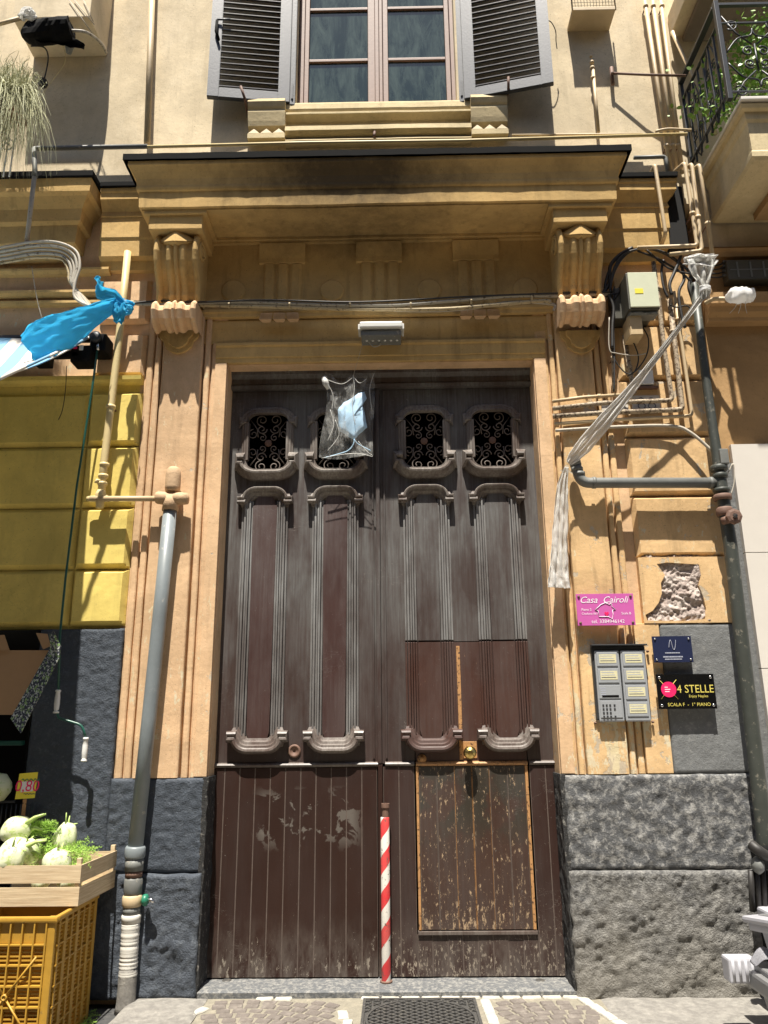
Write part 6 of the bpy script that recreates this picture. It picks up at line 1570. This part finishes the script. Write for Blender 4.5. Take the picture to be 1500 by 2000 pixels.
def scroll2(c, r, plane_y, sx, sz, turns=1.35, tail=None):
    pts = []
    N = 26
    for k in range(N + 1):
        a = k / N * turns * 2 * PI; rr = r * (.2 + .8 * k / N); pts.append((c[0] + sx * rr * math.cos(a), plane_y, c[1] + sz * rr * math.sin(a)))
    if tail: pts.append(tail)
    return pts
mx = rx
for pan in range(4):
    cx = rx + .24 + pan * .46; cz = (rb + rt - .17) / 2 + .03; bm = BM()
    for sx in (-1, 1):
        for sz in (-1, 1):
            tube(bm, scroll2((cx + sx * .055, cz + sz * .055), .045, ry, sx, sz), .0065, 6)
            tube(bm, scroll2((cx + sx * .15, cz + sz * .30), .05, ry, -sx, -sz), .0065, 6)
            tube(bm, [(cx + sx * .02, ry, cz + sz * .12), (cx + sx * .12, ry, cz + sz * .22), (cx + sx * .21, ry, cz + sz * .38)], .0065, 6)
            tube(bm, smooth_path([(cx + sx * .21, ry, cz + sz * .05), (cx + sx * .12, ry, cz + sz * .17), (cx + sx * .02, ry, cz + sz * .20), (cx, ry, cz + sz * .26)], 4), .0065, 6)
    tube(bm, [(cx, ry, cz - .12), (cx, ry, cz + .12)], .008, 6)
    add('scroll_panel', fix(bm), 'iron', bal, smooth=True)
    obox('front_bar', 'iron', bal, cx + .222, cx + .238, ry - .008, ry + .008, rb, rt, .001)
bm = BM()
for k in range(2):
    yc_ = ry + .20 + k * .34
    for sy in (-1, 1):
        for sz in (-1, 1):
            c = (yc_ + sy * .05, (rb + rt - .17) / 2 + sz * .12); pts = [(rx, p[0], p[2]) for p in scroll2(c, .05, 0, sy, sz)]; tube(bm, pts, .006, 6)
            tube(bm, smooth_path([(rx, yc_ + sy * .12, (rb + rt - .17) / 2 + sz * .02), (rx, yc_ + sy * .06, (rb + rt - .17) / 2 + sz * .25), (rx, yc_, (rb + rt - .17) / 2 + sz * .36)], 4), .006, 6)
add('side_scrolls', fix(bm), 'iron', bal, smooth=True)
# upper slab dark edge above that balcony
ub = thing('upper_balcony', 'underside of the next balcony up, cream edge beam, at the top right corner', 'balcony', (3.6, -.3, 7.6))
uz = AZ(1310, 68, 0); ux = AX(1310, 68, 0)
obox('slab', 'cream', ub, ux, 7, -.62, .02, uz, uz + .22, .01); obox('edge_beam', 'opp', ub, ux + .1, 7, -.56, .02, uz - .06, uz - .003, .01)
otube('rain_pipe', 'cream_pipe', ub, [at(1313, 62, -.06), at(1375, 195, -.06), at(1398, 262, -.06)], .017, 8)
# balcony plants
def leafmass(bm, c, rad, n, size, rng):
    for k in range(n):
        d = Vector((rng.gauss(0, 1), rng.gauss(0, 1), rng.gauss(0, 1))); p = Vector(c) + Vector((d.x * rad[0], d.y * rad[1], d.z * rad[2])) * .5
        a_ = Vector((rng.uniform(-1, 1), rng.uniform(-1, 1), rng.uniform(-.6, 1))).normalized(); b_ = a_.cross(Vector((rng.uniform(-1, 1), rng.uniform(-1, 1), rng.uniform(-1, 1)))).normalized(); s_ = size * rng.uniform(.6, 1.3)
        v = [p, p + a_ * s_ * .35 + b_ * s_ * .3, p + a_ * s_ * .75 + b_ * s_ * .26, p + a_ * s_, p + a_ * s_ * .75 - b_ * s_ * .26, p + a_ * s_ * .35 - b_ * s_ * .3]
        bm.faces.new([bm.verts.new(x) for x in v])
rng = random.Random(4)
for i, (px_, py_, y, r, lab, n) in enumerate(((1478, 85, -.45, (.20, .2, .22), 'bright leafy plant behind the top of the scroll railing', 260), (1470, 165, -.40, (.34, .2, .26), 'broad green plant in the middle of the balcony railing', 420), (1405, 195, -.25, (.22, .15, .30), 'thin leafy climber by the corner post of the balcony', 170), (1452, 215, -.5, (.40, .12, .10), 'low green plant along the balcony floor', 200))):
    q = at(px_, py_, y); pr = thing('balcony_plant', lab, 'plant', (q.x, q.y, bz + .03), 'plants on the right balcony')
    bm = BM(); leafmass(bm, q, r, int(n * 1.7), .038, rng); add('foliage', bm, 'leaf', pr)
    otube('stem', 'stalk', pr, [(q.x, q.y, bz + .03), (q.x + .03, q.y, (bz + q.z) / 2), (q.x, q.y, q.z)], .008, 6)
    olathe('pot', 'terracotta', pr, [(.05, 0), (.07, .12), (.075, .12), (.06, .11)], (q.x + .12, q.y + .15, bz + .035), 'Z', 14)
# ================================================================ UPPER LEFT: SMALL SLAB, HANGING PLANTER
ls = thing('small_balcony_slab', 'underside of a small cream balcony slab at the top left with thin cords', 'balcony', (-2.75, -.2, 7.1))
lz = AZ(205, 105, 0); lx1 = AX(207, 100, 0); lx0 = AX(60, 130, 0)
obox('slab', 'cream', ls, lx0, lx1, -.36, .028, lz, lz + .9, .008)
for a, b in (((145, 0), (184, 48)), ((163, 0), (182, 42)), ((135, 0), (180, 65))): otube('cord', 'cable_grey', ls, [at(*a, -.37), at(*b, -.37)], .003, 5)
rl = thing('awning_roller', 'black drooping awning roller bracket with a loose hose under the small slab', 'roller', at(100, 60, -.3))
r0, r1 = at(60, 66, -.42), at(138, 56, -.42)
bm = tube(BM(), smooth_path([r0 + Vector((-.03, 0, 0)), r0, r0 * .5 + r1 * .5, r1], 6), [.05, .06, .07, .075, .08, .085, .09, .092, .094, .096, .094, .095, .094, .093, .092, .094, .092, .090, .092], 16)
for v in bm.verts: v.co += Vector((.4, 1, 1)) * (.03 * noise.noise(v.co * 9) + .014 * noise.noise(v.co * 25))
add('cover', fix(bm), 'black', rl)
add('torn_cloth', ribbon([at(60, 62, -.44), at(85, 72, -.42), at(110, 76, -.40), at(140, 82, -.38), at(165, 92, -.34)], [.05, .07, .05, .06, .02], Vector((0, 0, 1)), 1.3, .02, 6, 12, 3.0), 'black', rl, smooth=True)
otube('hose', 'cable_grey', rl, smooth_path([at(140, 60, -.40), at(165, 62, -.36), at(185, 73, -.26), at(200, 88, -.14), at(208, 103, -.02)], 6), .012, 8)
otube('motor', 'galv', rl, [at(137, 75, -.36), at(136, 88, -.34), at(134, 104, -.32)], [.03, .038, .022], 12)
otube('black_cable', 'cable_black', rl, smooth_path([at(60, 90, -.35), at(85, 92, -.33), at(94, 110, -.3), at(90, 140, -.28), at(85, 158, -.26)], 6), .006, 6)
add('cable_knot', lathe(BM(), [(.0001, -.05), (.03, -.03), (.04, 0), (.028, .03), (.0001, .04)], tuple(at(84, 162, -.26)), 'Z', 10), 'cable_black', rl)
otube('yellow_string', 'yellow_pipe', rl, smooth_path([at(122, 88, -.34), at(128, 110, -.3), at(122, 130, -.28), at(100, 160, -.26), at(75, 195, -.26)], 6), .003, 5)
ha = thing('hook_arm', 'pale rod with its end wrapped in white rag at the top left', 'rod', at(20, 40, -.5))
otube('rod', 'cream_pipe', ha, [at(-20, 52, -.5), at(45, 34, -.5)], .016, 8)
add('white_rag', ribbon([at(40, 36, -.5), at(50, 25, -.52), at(60, 28, -.52), at(70, 28, -.5)], [.03, .06, .05, .02], Vector((0, 0, 1)), 2.2, .03, 6, 14, 1.0), 'wrap', ha, smooth=True)
pp = thing('hanging_planter', 'red window box overflowing with dry hanging grass at the left edge', 'planter', at(10, 230, -.6))
q = at(12, 222, -.6); obox('trough', 'terracotta', pp, q.x - .7, at(48, 205, -.6).x, -.70, -.52, q.z - .05, q.z + .14, .012)
rng = random.Random(9); bm = BM()
x_r = at(48, 205, -.6).x
for k in range(4200):
    x = rng.uniform(q.x - .6, x_r + .03); right = (x - (x_r - .35)) / .35
    p = Vector((x, rng.uniform(-.74, -.50) if right > .1 else rng.uniform(-.66, -.5), q.z + .12))
    hang = rng.random() < .62 and right > .1
    d = Vector((rng.uniform(-.6, 1.1), rng.uniform(-1, .4), 0)) * (.9 if hang else .5); up = rng.uniform(.15, .42) if not hang else rng.uniform(.05, .2); dn = rng.uniform(.25, .78) if hang and right > .2 else rng.uniform(0, .25)
    L_ = []
    for i in range(6):
        t = i / 5; L_.append(p + d * .26 * t + Vector((0, 0, up * .8 * math.sin(t * PI * .6) - dn * t * t)) + Vector((rng.uniform(-1, 1), rng.uniform(-1, 1), rng.uniform(-.6, .6))) * .022 * t)
    w_ = Vector((rng.uniform(-1, 1), rng.uniform(-1, 1), .2)).normalized() * .0032
    for i in range(5): 
        bm.faces.new([bm.verts.new(v) for v in (L_[i] - w_ * (1 - i / 6), L_[i] + w_ * (1 - i / 6), L_[i + 1] + w_ * (1 - (i + 1) / 6), L_[i + 1] - w_ * (1 - (i + 1) / 6))])
add('grass', bm, 'grass', pp, kind='stuff')
lb_ = thing('left_railing', 'white painted scroll railing behind the hanging planter at the left edge', 'railing', at(15, 300, -.45))
for k in range(3): x = at(2 + k * 12, 290, -.48).x; otube('bar', 'white_plastic', lb_, [(x, -.48, AZ(0, 345, -.48)), (x, -.48, AZ(0, 190, -.48))], .007, 6)
for k in range(2): otube('scroll', 'white_plastic', lb_, scroll2((at(6 + k * 8, 262 + k * 22, -.48).x, at(6, 262 + k * 22, -.48).z), .06, -.48, 1, 1), .006, 6)
# ================================================================ BINS AT THE LOWER RIGHT
def frustum(bm, x0, x1, y0, y1, z0, z1, t):
    v = [bm.verts.new(p) for p in ((x0 + t, y0 + t, z0), (x1 - t, y0 + t, z0), (x1 - t, y1 - t, z0), (x0 + t, y1 - t, z0), (x0, y0, z1), (x1, y0, z1), (x1, y1, z1), (x0, y1, z1))]
    for q in ((3, 2, 1, 0), (4, 5, 6, 7), (0, 1, 5, 4), (1, 2, 6, 5), (2, 3, 7, 6), (3, 0, 4, 7)): bm.faces.new([v[i] for i in q])
    fix(bm); bmesh.ops.bevel(bm, geom=list(bm.edges), offset=.012, segments=3, affect='EDGES'); return bm
gb = thing('grey_bin', 'grey plastic bin with a ribbed rim in the lower right corner', 'bin', (2.1, -.9, -.0))
yf_ = -.62; yn_ = -1.25; C0 = at(1407, 1862, yf_); gx0 = C0.x
def rframe(nm, x0, x1, y0, y1, z0, z1, m, parent, bev=.02): return obox(nm, m, parent, x0, x1, y0, y1, z0, z1, bev)
add('body', frustum(BM(), gx0 + .16, gx0 + .85, yn_ + .05, yf_ - .04, .0, C0.z - .10, .05), 'bin_grey', gb)
rframe('rim', gx0 + .10, gx0 + .90, yn_, yf_ - .05, C0.z - .14, C0.z - .05, 'bin_grey', gb, .018)
rframe('rim_step', gx0 + .13, gx0 + .88, yn_ + .03, yf_ - .07, C0.z - .055, C0.z - .02, 'bin_grey', gb, .010)
rframe('corner_lip', gx0, gx0 + .15, yf_ - .10, yf_, C0.z - .12, C0.z, 'bin_white', gb, .012)
for k in range(4): otube('rib', 'bin_white', gb, [(gx0 + .022 + k * .034, yf_ - .100, C0.z - .112), (gx0 + .022 + k * .034, yf_ - .100, C0.z - .006)], .008, 8)
add('inner_rag', ribbon([Vector((gx0 + .10, yf_ - .16, C0.z - .01)), Vector((gx0 + .17, yf_ - .18, C0.z + .05)), Vector((gx0 + .26, yf_ - .20, C0.z - .0))], [.02, .05, .02], Vector((0, 1, .3)), .6, .008, 6, 12), 'bin_white', gb, smooth=True)
lbn = thing('pale_bin_lid', 'pale grey plastic bin lid lying tilted over the grey bin', 'lid', (2.1, -.9, C0.z + .12))
def tilted(nm, c, x0, x1, y0, y1, z0, z1, ang, m, parent, bev=.014):
    bm = box(BM(), x0, x1, y0, y1, z0, z1, bev)
    for v in bm.verts: v.co = Vector(c) + Matrix.Rotation(ang, 3, 'Y') @ (Matrix.Rotation(R_(-9), 3, 'X') @ v.co)
    return add(nm, bm, m, parent)
L0 = at(1446, 1788, -.56); AN = R_(-4)
tilted('lid_panel', L0, 0, .62, -.62, 0, -.035, 0, AN, 'bin_white', lbn, .016); tilted('lid_flange', L0, .02, .60, -.60, -.02, -.075, -.034, AN, 'bin_white', lbn)
tilted('lid_inset', L0, .07, .55, -.54, -.07, -.002, .004, AN, 'bin_grey', lbn, .002)
wb = thing('white_tub', 'white plastic tub standing behind the grey bin at the right edge', 'tub', (2.25, -.5, 0))
L1 = at(1464, 1763, -.30)
add('body', frustum(BM(), L1.x + .02, L1.x + .55, -.53, -.31, .25, L1.z - .03, .04), 'bin_white', wb); obox('rim', 'bin_white', wb, L1.x, L1.x + .58, -.55, -.30, L1.z - .045, L1.z, .014)
obox('foot', 'bin_grey', wb, L1.x + .1, L1.x + .5, -.50, -.33, 0.0, .25, .01)
# black bagged scooter part behind
mc = thing('black_handlebar', 'dark covered scooter handlebar and mirror behind the bins at the right edge', 'scooter', at(1490, 1700, -.4))
otube('grip', 'cable_black', mc, smooth_path([at(1468, 1650, -.42), at(1480, 1660, -.45), at(1500, 1672, -.45), at(1530, 1672, -.45)], 5), .030, 12)
add('mirror', lathe(BM(), [(.0001, -.035), (.035, -.025), (.05, 0), (.035, .025), (.0001, .035)], tuple(at(1480, 1690, -.42)), 'X', 16), 'galv', mc, smooth=True)
for k in range(4): otube('fork', 'cable_black', mc, [at(1466 + k * 12, 1700, -.40), at(1470 + k * 12, 1780, -.38)], .018, 8)
add('cover', rough_slab(BM(), at(1478, 1700, -.3).x, 2.9, .25, at(1490, 1655, -.3).z, -.33, -.25, .03, 6, .03, 2), 'black', mc, smooth=True)
# ================================================================ OPPOSITE SIDE OF THE STREET (behind the camera, reflected in the glass)
op = thing('opposite_building', 'plain plastered building across the street behind the camera', 'building', (0, -9, 0))
holes = []
for i in range(-4, 5):
    for j in range(2): holes.append(rect(i * 3 - .6, i * 3 + .6, 1.2 + j * 4, 3.4 + j * 4))
bmo = extrude_poly(BM(), rect(-20, 20, -.2, 11.5), -9.0, -9.4, holes); add('wall', bmo, 'opp', op)
obox('room_shade', 'dark', op, -20, 20, -10, -9.8, -.2, 11.5, 0)
